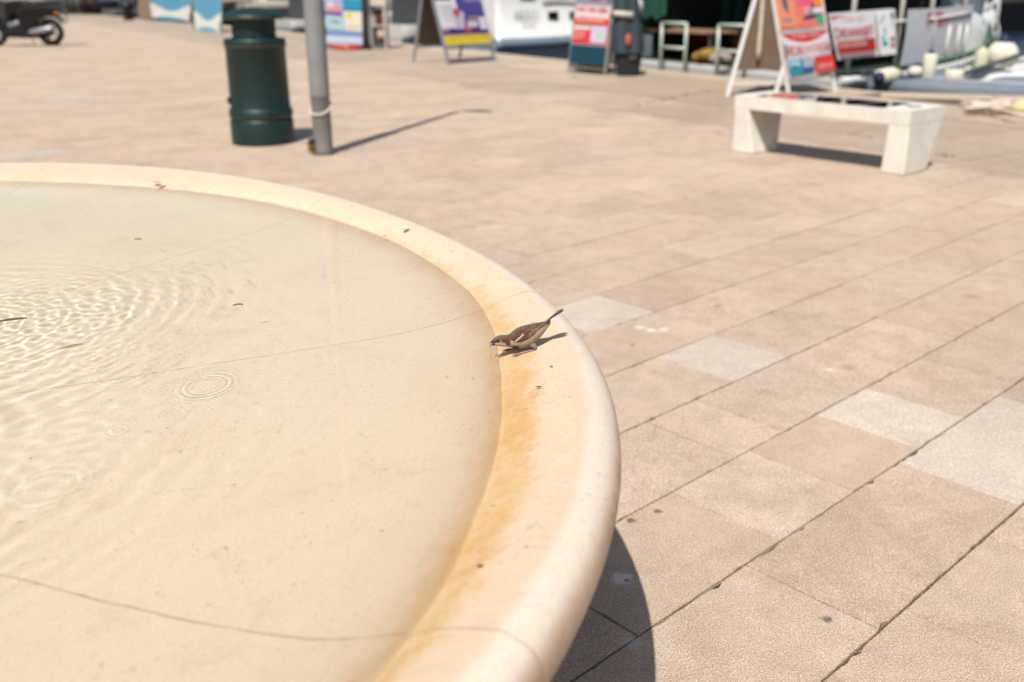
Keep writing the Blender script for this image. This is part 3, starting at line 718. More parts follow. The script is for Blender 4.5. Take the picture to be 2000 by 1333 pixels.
# thread of water falling from the beak and its splash lip
dm = MB(); p = at(958.2, 674, 1.522); q = V(p.x, p.y, ZW)
dm.tube([p, p.lerp(q, .35)+V(.0001, 0, 0), p.lerp(q, .7), q], [.0007, .0003, .0003, .0008], (1, 1, 1), 8)
dm.ell(p+V(0, 0, -.001), (.0009, .0009, .0013), (1, 1, 1), 10)
wd = bpy.data.materials.new('water_drop'); wd.use_nodes = True; nn_ = wd.node_tree.nodes
nn_['Principled BSDF'].inputs['Transmission Weight'].default_value = 1; nn_['Principled BSDF'].inputs['IOR'].default_value = 1.33; nn_['Principled BSDF'].inputs['Roughness'].default_value = 0
tag(dm.build('water_drip', wd), 'thin thread of water dripping from the beak of the drinking sparrow', 'water drip')

# ---------------------------------------------------------------- litter bin
def bin_():
    b = thing('litter_bin', 'dark green round litter bin with domed lid beside the grey lamp post', 'litter bin', (-2.115, 8.34, 0))
    c = (-2.115, 8.34, 0); G = S(19, 50, 48, .66); BR = S(92, 76, 50, .7)
    MB().lathe([(0, 0), (.262, 0), (.264, .01), (.262, .19), (.256, .205), (.246, .208), (.246, .214)], G, c, 56, cols=[G]*7).build('base', M_SATIN, b)
    k = .218
    MB().lathe([(.246, .214), (.262, .22), (.264, .23), (.262, .275), (.250, .292), (.247, .30), (.243, .78), (.250, .786), (.252, .80), (.250, .838), (.243, .85), (.19, .853)], G, c, 56, cols=[G, BR, G, G, G, G, G, BR, G, G, G]).build('body', M_SATIN, b)
    # neck with two oval openings left as gaps between the walls
    nk = MB(); r = .190; z0, z1 = .853, 1.0
    for a0, a1 in ((-62, 62), (118, 242)):
        n = 22; vs = []
        for i in range(n+1):
            a = R(a0-52+(a1-a0)*i/n) if False else R(-70+a0+(a1-a0)*i/n)
            for rr in (r, r-.006):
                for z in (z0, z1): vs.append(V(c[0]+rr*math.cos(a), c[1]+rr*math.sin(a), z))
        fs = []
        for i in range(n): q = i*4; fs += [(q, q+4, q+5, q+1), (q+2, q+3, q+7, q+6)]
        fs += [(0, 1, 3, 2), (n*4, n*4+2, n*4+3, n*4+1)]
        nk.add(vs, fs, G, True)
    nk.build('neck', M_SATIN, b)
    MB().lathe([(0, .862), (.16, .862), (.165, .99), (0, .99)], (.004, .004, .004), c, 32).build('hole_shade', M_MATTE, b)  # near-black core, painted darkness of the hole behind the openings
    MB().lathe([(.185, 1.0), (.244, 1.0), (.248, 1.004), (.248, 1.012), (.246, 1.028), (.236, 1.036), (.20, 1.056), (.14, 1.078), (.07, 1.090), (0, 1.092)], G, c, 56, cols=[G, G, BR, G, G, G, G, G, G]).build('lid', M_SATIN, b)
    MB().box((c[0]-.235, c[1]-.10, .36), (.02, .03, .05), S(60, 40, 32)).build('latch', M_MATTE, b)
bin_()
# ---------------------------------------------------------------- lamp post
def lamp():
    p = Vector((-1.485, 7.70, 0)); b = thing('lamp_post', 'grey steel lamp post with a pale ring round it beside the green litter bin', 'lamp post', p)
    GR = S(150, 152, 152, .62); GD = S(150, 149, 145, .62)
    MB().lathe([(.074, .02), (.0735, .44), (.078, .445), (.078, .455)], GD, p, 32).build('lower_sleeve', M_CONC, b)
    MB().lathe([(.0765, .455), (.0760, 1.9), (.052, 1.98), (.045, 3.6), (.036, 4.45), (0, 4.47)], GR, p, 32).build('pole', M_CONC, b)
    MB().lathe([(0, .035), (.080, .03), (.092, .018), (.092, 0)], S(96, 90, 84), p, 32).build('base_collar', M_CONC, b)
    pts = []
    for i in range(33):
        a = 2*math.pi*i/32; pts.append(p+V(.083*math.cos(a), .083*math.sin(a), .36+.045*math.sin(a+.0)+.012*math.cos(a)))
    MB().tube(pts, .0085, S(232, 226, 214), 8, False).build('ring', M_MATTE, b)
    MB().tube([p+V(-.0, 0, 4.4), p+V(.01, 0, 4.46), p+V(.05, 0, 4.50), p+V(.12, 0, 4.51)], .03, GR, 10).build('arm', M_CONC, b)
    hd = MB().ell(p+V(.20, .0, 4.51), (.17, .12, .05), S(150, 150, 150), 20).build('lamp_head', M_CONC, b)
    MB().ell(p+V(.20, .0, 4.49), (.13, .09, .045), S(220, 220, 215), 16).build('lens', M_GLOSS, hd)
lamp()
mb = MB(); rr_ = random.Random(4)
for i in range(9):
    q = Vector((-1.575+rr_.gauss(0, .012), 7.66+rr_.gauss(0, .02), .03+.011*i)); mb.box(q, (.035, .03, .024), S(170-9*i, 138-8*i, 84-4*i), Matrix.Rotation(i*.9, 3, 'Z') @ Matrix.Rotation(.4*i, 3, 'X'))
tag(mb.build('rubbish_scrap', M_CLOTH), 'small crumpled brown rubbish scrap lying against the foot of the lamp post', 'litter')

# ---------------------------------------------------------------- bench with solar top
def bench():
    A = V(1.75, 7.72, 0); B = V(2.695, 6.62, 0); e1 = (B-A).normalized(); e2 = V(-e1.y, e1.x, 0); L = (B-A).length
    b = thing('solar_bench', 'cream concrete bench with dark solar glass set in its seat', 'bench', A)
    C = S(238, 233, 222, .72); P = lambda s, t, z: A+e1*s+e2*t+V(0, 0, z)
    D = .46; H_ = .44; T = .10
    def leg(s0, s1, s0t, s1t):
        m_ = MB(); dt = D; m_.hexa([P(s0, .0, .0), P(s1, .0, .0), P(s1, .33, .0), P(s0, .33, .0), P(s0t, .0, H_-T+.001), P(s1t, .0, H_-T+.001), P(s1t, dt, H_-T+.001), P(s0t, dt, H_-T+.001)], C)
        return m_.build('leg', M_CONC, b, bevel=.012)
    leg(.0, .20, -.0, .135); leg(L-.175, L, L-.155, L+.0)
    fr = MB()
    # seat slab with a recess for the panels
    fr.hexa([P(-.0, 0, H_-T), P(L, 0, H_-T), P(L, D, H_-T), P(0, D, H_-T), P(-.0, 0, H_-.012), P(L, 0, H_-.012), P(L, D+.01, H_-.012), P(0, D+.01, H_-.012)], C)
    for s0, s1, t0, t1 in ((0, .13, .0, D+.01), (L-.22, L, 0, D+.01), (.13, L-.22, 0, .024), (.13, L-.22, D-.022, D+.01)):
        fr.hexa([P(s0, t0, H_-.012), P(s1, t0, H_-.012), P(s1, t1, H_-.012), P(s0, t1, H_-.012), P(s0, t0, H_), P(s1, t0, H_), P(s1, t1, H_), P(s0, t1, H_)], C)
    fr.build('seat', M_CONC, b)
    gm = mat('solar_glass', attr=True, rough=.04, spec=.9, coat=1)
    n = 5; w_ = (L-.35)/n
    for i in range(n):
        s0 = .13+i*w_+.006; s1 = .13+(i+1)*w_-.006
        MB().hexa([P(s0, .026, H_-.011), P(s1, .026, H_-.011), P(s1, D-.024, H_-.011), P(s0, D-.024, H_-.011), P(s0, .026, H_-.0012), P(s1, .026, H_-.0012), P(s1, D-.024, H_-.0012), P(s0, D-.024, H_-.0012)], S(26, 26, 32)).build('solar_panel', gm, b)
        if i: MB().hexa([P(s0-.010, .026, H_-.011), P(s0-.001, .026, H_-.011), P(s0-.001, D-.024, H_-.011), P(s0-.010, D-.024, H_-.011), P(s0-.010, .026, H_-.0005), P(s0-.001, .026, H_-.0005), P(s0-.001, D-.024, H_-.0005), P(s0-.010, D-.024, H_-.0005)], S(190, 190, 190)).build('divider', M_CONC, b)
    MB().lathe([(0, .003), (.05, .003), (.05, 0)], S(150, 160, 165), P(L-.11, .24, H_+.0015), 24).build('charging_pad', M_CONC, b)
bench()

# ---------------------------------------------------------------- signs
WH = S(232, 230, 226, .70); GY = S(140, 144, 150, .66)
def lerp(a, b, t): return a*(1-t)+b*t
def aframe(name, label, F1, F2, B1, B2, T1, T2, col, w_, pz, back, shapes, bshapes=None, m_=M_GLOSS, rail=(.10, .10), tpz=None):
    b = thing(name, label, 'sign board', ((F1+F2+B1+B2)/4))
    for a, t in ((F1, T1), (F2, T2), (B1, T1+V(0, .03, 0)), (B2, T2+V(0, .03, 0))):
        MB().bar(a, t, w_, col, w_*.7).build('leg', m_, b)
    MB().bar(lerp(F1, T1, rail[0]), lerp(F2, T2, rail[1]), w_*.8, col, w_*.6).build('front_rail', m_, b)
    MB().bar(T1, T2, w_, col).build('top_rail', m_, b)
    MB().bar(lerp(B1, T1, rail[0]), lerp(B2, T2, rail[0]), w_*.8, col, w_*.6).build('rear_rail', m_, b)
    out = (F1-B1); out.z = 0; out.normalize()
    c = [lerp(F1, T1, pz[0]), lerp(F2, T2, pz[1]), lerp(F2, T2, pz[2]), lerp(F1, T1, pz[2])]
    n = (c[1]-c[0]).cross(c[3]-c[0]).normalized()
    if n.dot(V(0, -1, 0)) < 0: pass
    pn = MB().quadboard(*[q+n*.012 for q in c], .010, col); decal(pn, [q+n*.012 for q in c], shapes)
    pn.build('front_poster', M_PRINT, b)
    tb = (tpz or pz)[0]
    d = [lerp(B1, T1, tb)+V(0, .03, 0), lerp(B2, T2, tb)+V(0, .03, 0), T2+V(0, .03, 0), T1+V(0, .03, 0)]
    MB().quadboard(*d, .010, back).build('rear_panel', M_MATTE, b)
    return b, c
rg = random.Random(8)
# big white A-frame behind the bench
F1 = gnd(1540, 184); B1 = gnd(1420, 188); B1.y += .0
T1 = at(1497, -77, 12.2); W_ = V(.62, .16, 0)
SUNSET = [(S(240, 196, 84), (0, .88, 1, 1)), (S(244, 214, 110), [(0, .80), (.6, .80), (1, .88), (1, .94), (0, .86)]), (S(236, 128, 112), (0, .43, 1, .82)), (S(232, 96, 132), [(.45, .62), (1, .66), (1, .82), (.55, .82)]),
          (S(236, 150, 110), (0, .43, .4, .70)), (S(72, 92, 120), [(.18, .62), (.27, .56), (.26, .82), (.36, .95), (.30, .99), (.14, .80)]), (S(150, 140, 150), (.12, .50, .32, .53)),
          (S(96, 60, 92), [(.52, .50), (.95, .52), (.95, .68), (.80, .66)]), (S(190, 130, 190), (.80, .70, 1, .90)), (S(236, 150, 70), (.82, .62, .98, .70)), (S(230, 225, 225), (.80, .56, .98, .61)), (S(60, 170, 140), (.82, .46, .98, .54)),
          (S(190, 180, 184), (0, .395, 1, .435))]
SUNSET += letters(rg, .60, .55, .80, .61, 4, S(235, 225, 235)) + letters(rg, .05, .44, .75, .465, 14, S(200, 110, 110))
RED = S(206, 50, 50)
def swoosh(y0, y1): return [(x/16, y1) for x in range(16, -1, -1)]+[(x/16, y0+(y1-y0)*.92*(2*x/16-1)**2) for x in range(0, 17)]
SUNSET += [(S(228, 222, 228), (0, .0, 1, .40)), (S(204, 44, 48), swoosh(.305, .395))] + letters(rg, .22, .345, .85, .378, 11, S(240, 200, 200))
SUNSET += letters(rg, .06, .205, .95, .30, 9, S(206, 84, 84), curve=.03, gap=.22) + [(S(150, 130, 150), (.0, .20, .05, .31)), (S(150, 130, 150), (.96, .20, 1, .31)),
          (S(60, 110, 160), (.03, .03, .55, .165)), (S(150, 200, 230), (.05, .10, .28, .158)), (S(24, 150, 160), (.05, .035, .28, .10)), (S(60, 110, 90), (.10, .085, .20, .11)), (S(170, 176, 190), (.33, .08, .54, .158)), (S(50, 80, 140), (.33, .035, .54, .08)),
          (S(214, 56, 54), (.58, .015, 1, .168))] + letters(rg, .64, .05, .97, .09, 6, S(240, 190, 190))
ab, _ = aframe('sandwich_board', 'tall white A-frame sign with sunset dolphin poster and red lettering behind the bench', F1, F1+W_, B1, B1+W_, T1, T1+W_, WH, .045, (.115, .165, .97), S(118, 98, 82, .7), SUNSET, rail=(.09, .14), tpz=(.19, .19))
# cloth strap hanging inside it
rp_ = [at(1494, -60, 12.15), at(1490, 0, 12.1), at(1486, 50, 12.08), at(1482, 100, 12.06), at(1480, 118, 12.06)]
st = MB().tube(rp_, [.022, .024, .026, .030, .02], S(222, 206, 184), 10).build('hanging_strap', M_CLOTH, None)
st.parent = ab; st.location = -Vector(ab.location)
# grey A-frame with purple poster
F1 = gnd(877, 127); B1 = gnd(808, 122); T1 = at(830, -63, 17.7); W_ = V(.78, .85, 0)
PUR = [(S(236, 234, 238), (0, 0, 1, 1)), (S(84, 72, 150), (.44, .20, 1, .86)), (S(70, 50, 120), (0, .15, 1, .26)), (S(226, 206, 60), (0, 0, 1, .15)), (S(220, 205, 70), (.36, .86, .78, 1)), (S(20, 22, 26), (0, .70, .36, 1)),
       (S(222, 60, 140), [(.72, .74), (.80, .70), (.88, .74), (.90, .82), (.82, .88), (.73, .83)]), (S(200, 190, 210), [(.30, .24), (.50, .24), (.56, .50), (.40, .54)]), (S(190, 60, 70), (.34, .44, .46, .56)), (S(190, 80, 90), (.50, .18, .62, .30)), (S(214, 196, 214), (.58, .26, .80, .36)),
       (S(160, 130, 110), (.62, .38, .82, .44)), (S(224, 215, 228), (.84, .22, 1, .42)), (S(190, 120, 160), (.02, .20, .16, .26))] + sum([letters(rg, .05, .60-.05*i, .36, .625-.05*i, 9, S(150, 150, 165)) for i in range(6)], []) + letters(rg, .03, .045, .97, .11, 22, S(190, 150, 40)) + letters(rg, .50, .62, .95, .68, 8, S(200, 190, 225))
aframe('sandwich_board', 'grey A-frame sign with purple and white poster above a yellow strip', F1, F1+W_, B1, B1+W_, T1, T1+W_, GY, .05, (.20, .20, .86), S(120, 104, 90, .7), PUR, rail=(.165, .165), m_=M_GLOSS, tpz=(.20, .2))
# board with red leaflet and dark teal foot
F1 = gnd(1110, 141); F2 = gnd(1181, 147); dep = V(.10, .55, 0)
T1 = at(1130, -34, F1.y+.30); T2 = at(1204, -30, F2.y+.30)
RL = [(S(150, 148, 160), (0, 0, 1, 1)), (S(236, 232, 232), (.0, .86, 1, 1)), (S(140, 40, 60), [(.12, .86), (.5, .80), (.9, .86)]), (S(226, 60, 56), (.04, .26, .96, .64)), (S(240, 216, 220), (.03, .58, .96, .74)), (S(230, 120, 110), (.12, .52, .86, .60)), (S(206, 206, 232), (.52, .28, .93, .49)), (S(190, 210, 190), (.66, .33, .84, .42)), (S(176, 140, 100), (.04, .475, .5, .505)), (S(238, 226, 232), (.04, .44, .5, .475)),
      (S(20, 66, 80), (.02, .0, .98, .235))] + letters(rg, .08, .66, .92, .72, 10, S(200, 60, 60)) + letters(rg, .12, .535, .88, .585, 9, S(246, 200, 190)) + sum([letters(rg, .06, .40-.045*i, .46, .425-.045*i, 6, S(248, 200, 192)) for i in range(3)], [])
aframe('notice_board', 'narrow grey metal stand with red leaflet above a dark teal panel at the quay edge', F1, F2, F1+dep, F2+dep, T1, T2, S(150, 140, 130), .035, (.10, .10, .98), S(60, 56, 54), RL, rail=(.06, .06))

# ---------------------------------------------------------------- boats
def loft(mb, secs, cols, closed=False, smooth=True):
    """secs: list of rows of points; cols: colour per strip between neighbouring points of a row"""
    n = len(secs[0]); b = len(mb.v); mb.v += [tuple(p) for s_ in secs for p in s_]
    for i in range(len(secs)-1):
        for j in range(n-1):
            mb.f.append([b+i*n+j, b+i*n+j+1, b+(i+1)*n+j+1, b+(i+1)*n+j]); mb.c.append(cols[j]); mb.sm.append(smooth)
    return mb
def hull(name, parent, org, ax, lat, L, beam, zrow, crow, bow_z=.5, stern=1.0, flare=1.12, power=2.6, m_=M_GLOSS, N=22):
    """a boat's shell: stations along ax; each row runs from the keel up to the gunwale; both sides and a flat stern"""
    mb = MB()
    for sd in (-1, 1):
        secs = []
        for i in range(N+1):
            t = i/N; w_ = beam/2*(1-t**power)**.8*(stern+(1-stern)*min(1, t*3)); rise = bow_z*t**2.2; row = []
            for (z, f) in zrow:
                k = (z-zrow[0][0])/(zrow[-1][0]-zrow[0][0])
                row.append(org+ax*(L*t*(.93+.07*k))+lat*(sd*w_*f)+V(0, 0, z+rise*k))
            secs.append(row)
        loft(mb, secs, crow)
    r = [org+lat*(-beam/2*stern*f)+V(0, 0, z) for z, f in zrow]; r2 = [org+lat*(beam/2*stern*f)+V(0, 0, z) for z, f in zrow]
    loft(mb, [r, r2], crow, smooth=False)
    return mb.build(name, m_, parent)
BW = S(236, 236, 234, .70); DARK = S(18, 18, 18, .8)
def fender(name, label, a, b_, r, col, tip, parent=None, group='fenders hanging from the excursion boat', rope=None):
    a = Vector(a); b_ = Vector(b_); d = b_-a; o = thing(name, label, 'fender', b_, group)
    MB().tube([a-d*.10, a-d*.04, a, a+d*.06, a+d*.5, a+d*.94, b_, b_+d*.03], [r*.25, r*.55, r*.85, r, r, r, r*.85, r*.4], col, 18).build('body', M_MATTE, o)
    MB().tube([b_-d*.02, b_+d*.06, b_+d*.16], [r*.72, r*.5, r*.16], tip, 14).build('cap', M_MATTE, o)
    if rope is not None: MB().tube([b_+d*.14, rope], .008, S(210, 205, 200), 6).build('rope', M_CLOTH, o)
    return o
AX, LT = NQ.copy(), V(-NQ.y, NQ.x, 0)
def excursion_boat():
    org = V(4.28, 13.05, 0)+LT*2.2                 # middle of the stern
    b = thing('excursion_boat', 'white wooden excursion boat with railings, banner and green rubbing strip moored stern to the quay', 'boat', (org.x, org.y, SEA))
    HB = S(158, 170, 184, .6)
    zr = [(-.95, .55), (-.62, .78), (-.30, .92), (-.02, 1.0), (.06, 1.03), (.13, 1.03), (.14, .99)]
    cr = [S(70, 84, 100), S(120, 130, 142), HB, S(204, 208, 210), BW, S(60, 100, 84)]
    hull('hull', b, org, AX, LT, 6.1, 4.45, zr, cr, bow_z=.57, power=2.6)
    # green rubbing strip just above the white strake, then the bulwark sheets
    def side(t, sd, z, off=0.0):
        w_ = 2.225*(1-t**2.6)**.8*1.01+off; rise = .57*t**2.2*max(0, min(1, (z+.95)/1.12)); return org+AX*(6.1*t)+LT*(sd*w_)+V(0, 0, z+rise)
    g = MB(); N = 30
    for sd in (-1, 1):
        loft(g, [[side(.30+.55*i/N, sd, .165, .03), side(.30+.55*i/N, sd, .205, .035), side(.30+.55*i/N, sd, .21, -.01)] for i in range(N+1)], [S(58, 110, 74)]*2)
    g.build('green_strip', M_GLOSS, b)
    bw = MB()
    for sd in (-1, 1):
        secs = []
        for i in range(N+1):
            t = .47+.525*i/N; h = .72-.42*min(1, (t-.47)/.25)**.8
            secs.append([side(t, sd, .17, 0), side(t, sd, .17+h*.5, -.03), side(t, sd, .17+h, -.14), side(t, sd, .18+h, -.20)])
        loft(bw, secs, [BW]*3)
    bw.build('bow_bulwark', M_GLOSS, b)
    fd_ = MB(); secs = []
    for i in range(N+1):
        t = .50+.49*i/N; h = .72-.42*min(1, (t-.47)/.25)**.8; a = side(t, -1, .15+h, -.18); c = side(t, 1, .15+h, -.18); secs.append([a.lerp(c, k/8)+V(0, 0, .10*math.sin(math.pi*k/8)) for k in range(9)])
    loft(fd_, secs, [BW]*8); fd_.build('foredeck', M_GLOSS, b)
    gb = MB(); t0 = .80
    gb.add([side(.56, -1, .25, .06), side(.66, -1, .25, .06), side(.57, -1, .60, .10)], [(0, 1, 2)], S(120, 190, 150)); gb.build('green_bow_mark', M_GLOSS, b)
    # deck and dark saloon opening
    dk = MB(); N = 16
    loft(dk, [[side(i/N*.96, -1, .12, -.05), side(i/N*.96, 1, .12, -.05)] for i in range(N+1)], [S(44, 60, 52)]); dk.build('deck', M_MATTE, b)
    cb = MB(); c0 = org+AX*2.3+V(0, 0, .12)
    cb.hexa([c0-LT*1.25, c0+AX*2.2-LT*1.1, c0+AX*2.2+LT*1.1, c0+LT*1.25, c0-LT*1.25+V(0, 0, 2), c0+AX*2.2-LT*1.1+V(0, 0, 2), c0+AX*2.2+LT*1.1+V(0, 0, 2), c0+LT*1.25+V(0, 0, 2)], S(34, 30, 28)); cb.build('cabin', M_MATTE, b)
    cw = MB(); cw.quadboard(c0-LT*1.262+AX*.9+V(0, 0, .35), c0-LT*1.20+AX*2.0+V(0, 0, .35), c0-LT*1.20+AX*2.0+V(0, 0, 1.25), c0-LT*1.262+AX*.9+V(0, 0, 1.25), .02, S(128, 138, 152)); cw.build('cabin_window', M_GLOSS, b)
    # canopy with green side cloths
    PW = S(228, 224, 216, .70)
    posts = [(0.03, -1), (.19, -1), (.305, -1), (.46, -1), (.02, 1), (.30, 1), (.44, 1)]
    for t, sd in posts: p = side(t, sd, .15, -.06); MB().tube([p, p+V(0, 0, 2.15)], .032, PW, 10).build('canopy_post', M_GLOSS, b)
    q = [side(.0, -1, 2.28, .1), side(.46, -1, 2.28, .1), side(.46, 1, 2.28, .1), side(.0, 1, 2.28, .1)]
    for k_ in q: k_.z = 2.28
    MB().hexa(q+[k_+V(0, 0, .05) for k_ in q], S(30, 92, 72)).build('canopy', M_CLOTH, b)
    gc = MB()
    for (u0, u1, zb, sd) in ((.02, .44, .85, 1),):
        a = side(u0, sd, .16, -.1); c = side(u1, sd, .16, -.1); N = 26; secs = []
        for i in range(N+1):
            p = a.lerp(c, i/N)+LT*(.03*math.sin(i*1.7)); secs.append([V(p.x, p.y, zb-.35), V(p.x, p.y, 1.5), V(p.x, p.y, 2.27)])
        loft(gc, secs, [S(26, 84, 66)]*2)
    a = side(.01, 1, .16, -.1); c = org+LT*1.45+AX*.05; secs = []
    for i in range(15):
        p = a.lerp(c, i/14)+AX*(.04*math.sin(i*1.9)); secs.append([V(p.x, p.y, .78+.05*math.sin(i)), V(p.x, p.y, 1.5), V(p.x, p.y, 2.27)])
    loft(gc, secs, [S(26, 84, 66)]*2); gc.build('side_cloth', M_CLOTH, b)
    bk = MB(); a = org+AX*2.2; bk.quadboard(a-LT*1.7+V(0, 0, .12), a+LT*1.7+V(0, 0, .12), a+LT*1.7+V(0, 0, 2.25), a-LT*1.7+V(0, 0, 2.25), .03, S(20, 22, 22)); bk.build('shade_sheet', M_MATTE, b)  # dark sheet stands in for the shade inside the saloon
    pw = MB(); a = org+LT*2.0+AX*.3; pw.quadboard(a+V(0, 0, .12), a+AX*2.0+V(0, 0, .12), a+AX*2.0+V(0, 0, 2.2), a+V(0, 0, 2.2), .03, S(16, 30, 26)); pw.build('port_shade_sheet', M_MATTE, b)  # another near-black sheet, interior shade painted along the port side
    # saloon table
    tt = org+AX*.65+LT*1.35; tb = MB().hexa([tt+V(0, 0, .56)+AX*x+LT*y for x, y in ((-.45, -.75), (.45, -.75), (.45, .75), (-.45, .75))]+[tt+V(0, 0, .60)+AX*x+LT*y for x, y in ((-.45, -.75), (.45, -.75), (.45, .75), (-.45, .75))], S(170, 134, 108)); t_ = tb.build('table_top', M_MATTE, b)
    tl = MB().tube([tt-LT*.35+V(0, 0, .12), tt-LT*.35+V(0, 0, .565)], .035, PW, 12); tl.build('table_leg', M_GLOSS, b)
    for k_, (cx, cy) in enumerate(((.3, 1.9), (.9, .9), (1.6, 1.3))):
        p = org+AX*(1.1+cx*.4)+LT*cy
        MB().box(p+V(0, 0, .33), (.45, .42, .40), [S(120, 36, 24), S(150, 92, 20), S(96, 30, 26)][k_], Matrix.Rotation(.6, 3, 'Z')).build('bench_seat', M_CLOTH, b, bevel=.03)
    for k_, (dx_, dy_) in enumerate(((.18, .62), (.10, .40), (.16, .20), (.34, .50))):
        MB().ell(org+AX*dx_+LT*dy_+V(0, 0, .22+.05*(k_ % 2)), (.19, .15, .10), [S(200, 156, 60, .4), S(190, 150, 70, .4), S(200, 190, 174, .45), S(170, 130, 50, .4)][k_], 12).build('life_jacket', M_CLOTH, b)
    # railing on the near side with its mid rail, on deck edge
    rl = [side(t/20*.95, -1, .78, .03 if t > 5 else -.03) for t in range(0, 11)]
    MB().tube(rl, .022, PW, 8).build('top_rail', M_GLOSS, b)
    rl2 = [side(.47+t/20*.8, -1, .55+.02*t, .02) for t in range(0, 11)]
    for t in (.235, .37, .42, .46):
        p = side(t, -1, .15, .03 if t > .3 else -.03); MB().tube([p, V(p.x, p.y, .80 if t < .3 else .72)], .020, PW, 8).build('rail_post', M_GLOSS, b)
    # white side sheet with red letters
    sp_ = MB(); N = 14; lo = [side(.195+.285*i/N, -1, .20, .0) for i in range(N+1)]; hi = [side(.195+.285*i/N, -1, .93-.05*i/N, .015) for i in range(N+1)]
    loft(sp_, [[lo[i], lo[i].lerp(hi[i], .5)-LT*.02, hi[i]] for i in range(N+1)], [S(214, 217, 222)]*2); so = sp_.build('side_sheet', M_CLOTH, b)
    def tx(t, z): return side(t, -1, z, .03)
    for x0, gl in ((.262, 'T'), (.297, 'O'), (.320, 'L'), (.343, 'i')):
        q = [tx(x0, .70), tx(x0+.020, .70), tx(x0+.020, .86), tx(x0, .86)]
        shp = {'T': [(.35, 0, .65, 1), (0, .82, 1, 1)], 'O': [(0, 0, .3, 1), (.7, 0, 1, 1), (.3, 0, .7, .18), (.3, .82, .7, 1)], 'L': [(0, 0, .3, 1), (.3, 0, 1, .2)], 'i': [(.2, 0, .5, .5)]}[gl]
        lt = MB(); decal(lt, q, [(S(196, 48, 56), z_) for z_ in shp], lift=.012); lt.build('red_letter', M_PRINT, b)
    # stern gangway frames
    return b, side, org
eb, eside, eorg = excursion_boat()
PW = S(194, 208, 196, .62)
# two white tube barriers standing on the quay edge
def barrier(name, label, p0, p1, tops, grp):
    o = thing(name, label, 'barrier', p0, grp); n_ = len(tops)
    for p in (p0, p1): MB().tube([p, p+V(0, 0, .95)], .024, PW, 10).build('post', M_GLOSS, o)
    for z in tops: MB().tube([p0+V(0, 0, z), p1+V(0, 0, z)], .024, PW, 10).build('rail', M_GLOSS, o)
    return o
p0, p1 = gnd(1289, 139), gnd(1336, 143)
for nm, lb, a, c in (('tube_barrier', 'white tube barrier left of the boat entrance on the quay edge', p0, p1), ('tube_barrier', 'white tube barrier right of the boat entrance, beside the white A-frame sign', gnd(1398, 149), gnd(1452, 153))):
    o = thing(nm, lb, 'barrier', a, 'tube barriers on the quay edge')
    zt = CAM_H-(36-(-20))/1884*a.y*.945+.0
    k_ = 1.0
    for p in (a, c): MB().tube([p, p+V(0, 0, .72)], .026, PW, 10).build('post', M_GLOSS, o)
    for z in (.72, .36): MB().tube([a+V(0, 0, z), c+V(0, 0, z)], .026, PW, 10).build('rail', M_GLOSS, o)
# banner hung on the boat's rail
BN = [(S(222, 220, 226), (0, 0, 1, 1)), (S(170, 36, 46), [(x*.70+.0, y) for x, y in swoosh(.74, .93)])] + letters(rg, .16, .80, .56, .90, 7, S(230, 190, 190)) + letters(rg, .03, .47, .66, .70, 9, S(196, 84, 92), curve=.05) + \
     [(S(176, 38, 46), (.02, .14, .66, .40)), (S(150, 130, 140), (.02, .04, .64, .13))] + letters(rg, .05, .25, .50, .36, 9, S(228, 180, 180)) + \
     [(S(236, 236, 236), (.70, .0, 1, .98)), (S(60, 130, 160), [(.74, .70), (.80, .84), (.86, .86), (.84, .76), (.78, .66)]), (S(70, 100, 140), [(.90, .60), (.95, .60), (.98, .90), (.93, .92)]), (S(50, 160, 160), (.76, .18, .85, .42)), (S(110, 150, 160), (.80, .44, .83, .60)), (S(110, 110, 130), (.90, .30, .98, .38)), (S(190, 120, 120), (.90, .14, .98, .26))]
bl_, br_ = at(1637, 118, 12.88), at(1745, 106, 13.18); tl_, tr_ = at(1617, 27, 12.88), at(1742, 17, 13.18)
bb = MB().quadboard(bl_, br_, tr_, tl_, .012, S(222, 220, 226)); decal(bb, [bl_, br_, tr_, tl_], BN); 
tag(bb.build('banner', M_PRINT, world_to=(bl_.x, bl_.y, bl_.z)), 'white banner with red curved lettering and snorkel pictures hung on the boat railing', 'banner')
# fenders
IV = S(232, 226, 208, .70); NV = S(34, 38, 70)
def fd(px, y0, y1, Y, r, lb, col=IV, tip=NV, rope=None):
    a = at(px, y1, Y); c = at(px, y0, Y); c = V(a.x, a.y, c.z); fender('fender', lb, a, c, r, col, tip, rope=None if rope is None else c+V(0, 0, rope))
fd(1811, 106, 160, 13.0, .088, 'tall ivory cylinder fender with navy top hanging nearest the stern', rope=.45)
fd(1861, 136, 162, 12.7, .115, 'short fat ivory fender with faded blue top standing behind the grey dinghy', tip=S(110, 140, 160))
fd(1913, 98, 140, 14.6, .095, 'pale yellowish cylinder fender hanging under the bow without a navy top', S(214, 214, 178, .70), S(214, 214, 178), rope=.4)
a = at(1957, 108, 15.0); o = thing('fender', 'large round white ball fender with navy top at the bow of the excursion boat', 'fender', a, 'fenders hanging from the excursion boat')
MB().ell(a, (.225, .225, .215), IV, 22).build('body', M_MATTE, o)
MB().tube([a+V(0, 0, .17), a+V(0, 0, .23), a+V(-.03, 0, .30)], [.13, .08, .03], NV, 14).build('cap', M_MATTE, o)
a = at(1715, 153, 12.75); c = at(1734, 147, 13.0)
o = thing('fender', 'ivory fender lying sideways with its navy end towards the quay', 'fender', a, 'fenders hanging from the excursion boat')
MB().tube([a, a.lerp(c, .2), a.lerp(c, .8)+AX*.1, c+AX*.25], [.07, .10, .105, .05], IV, 16).build('body', M_MATTE, o)
MB().tube([a-AX*.05, a-AX*.02, a+AX*.03], [.04, .075, .085], NV, 14).build('cap', M_MATTE, o)
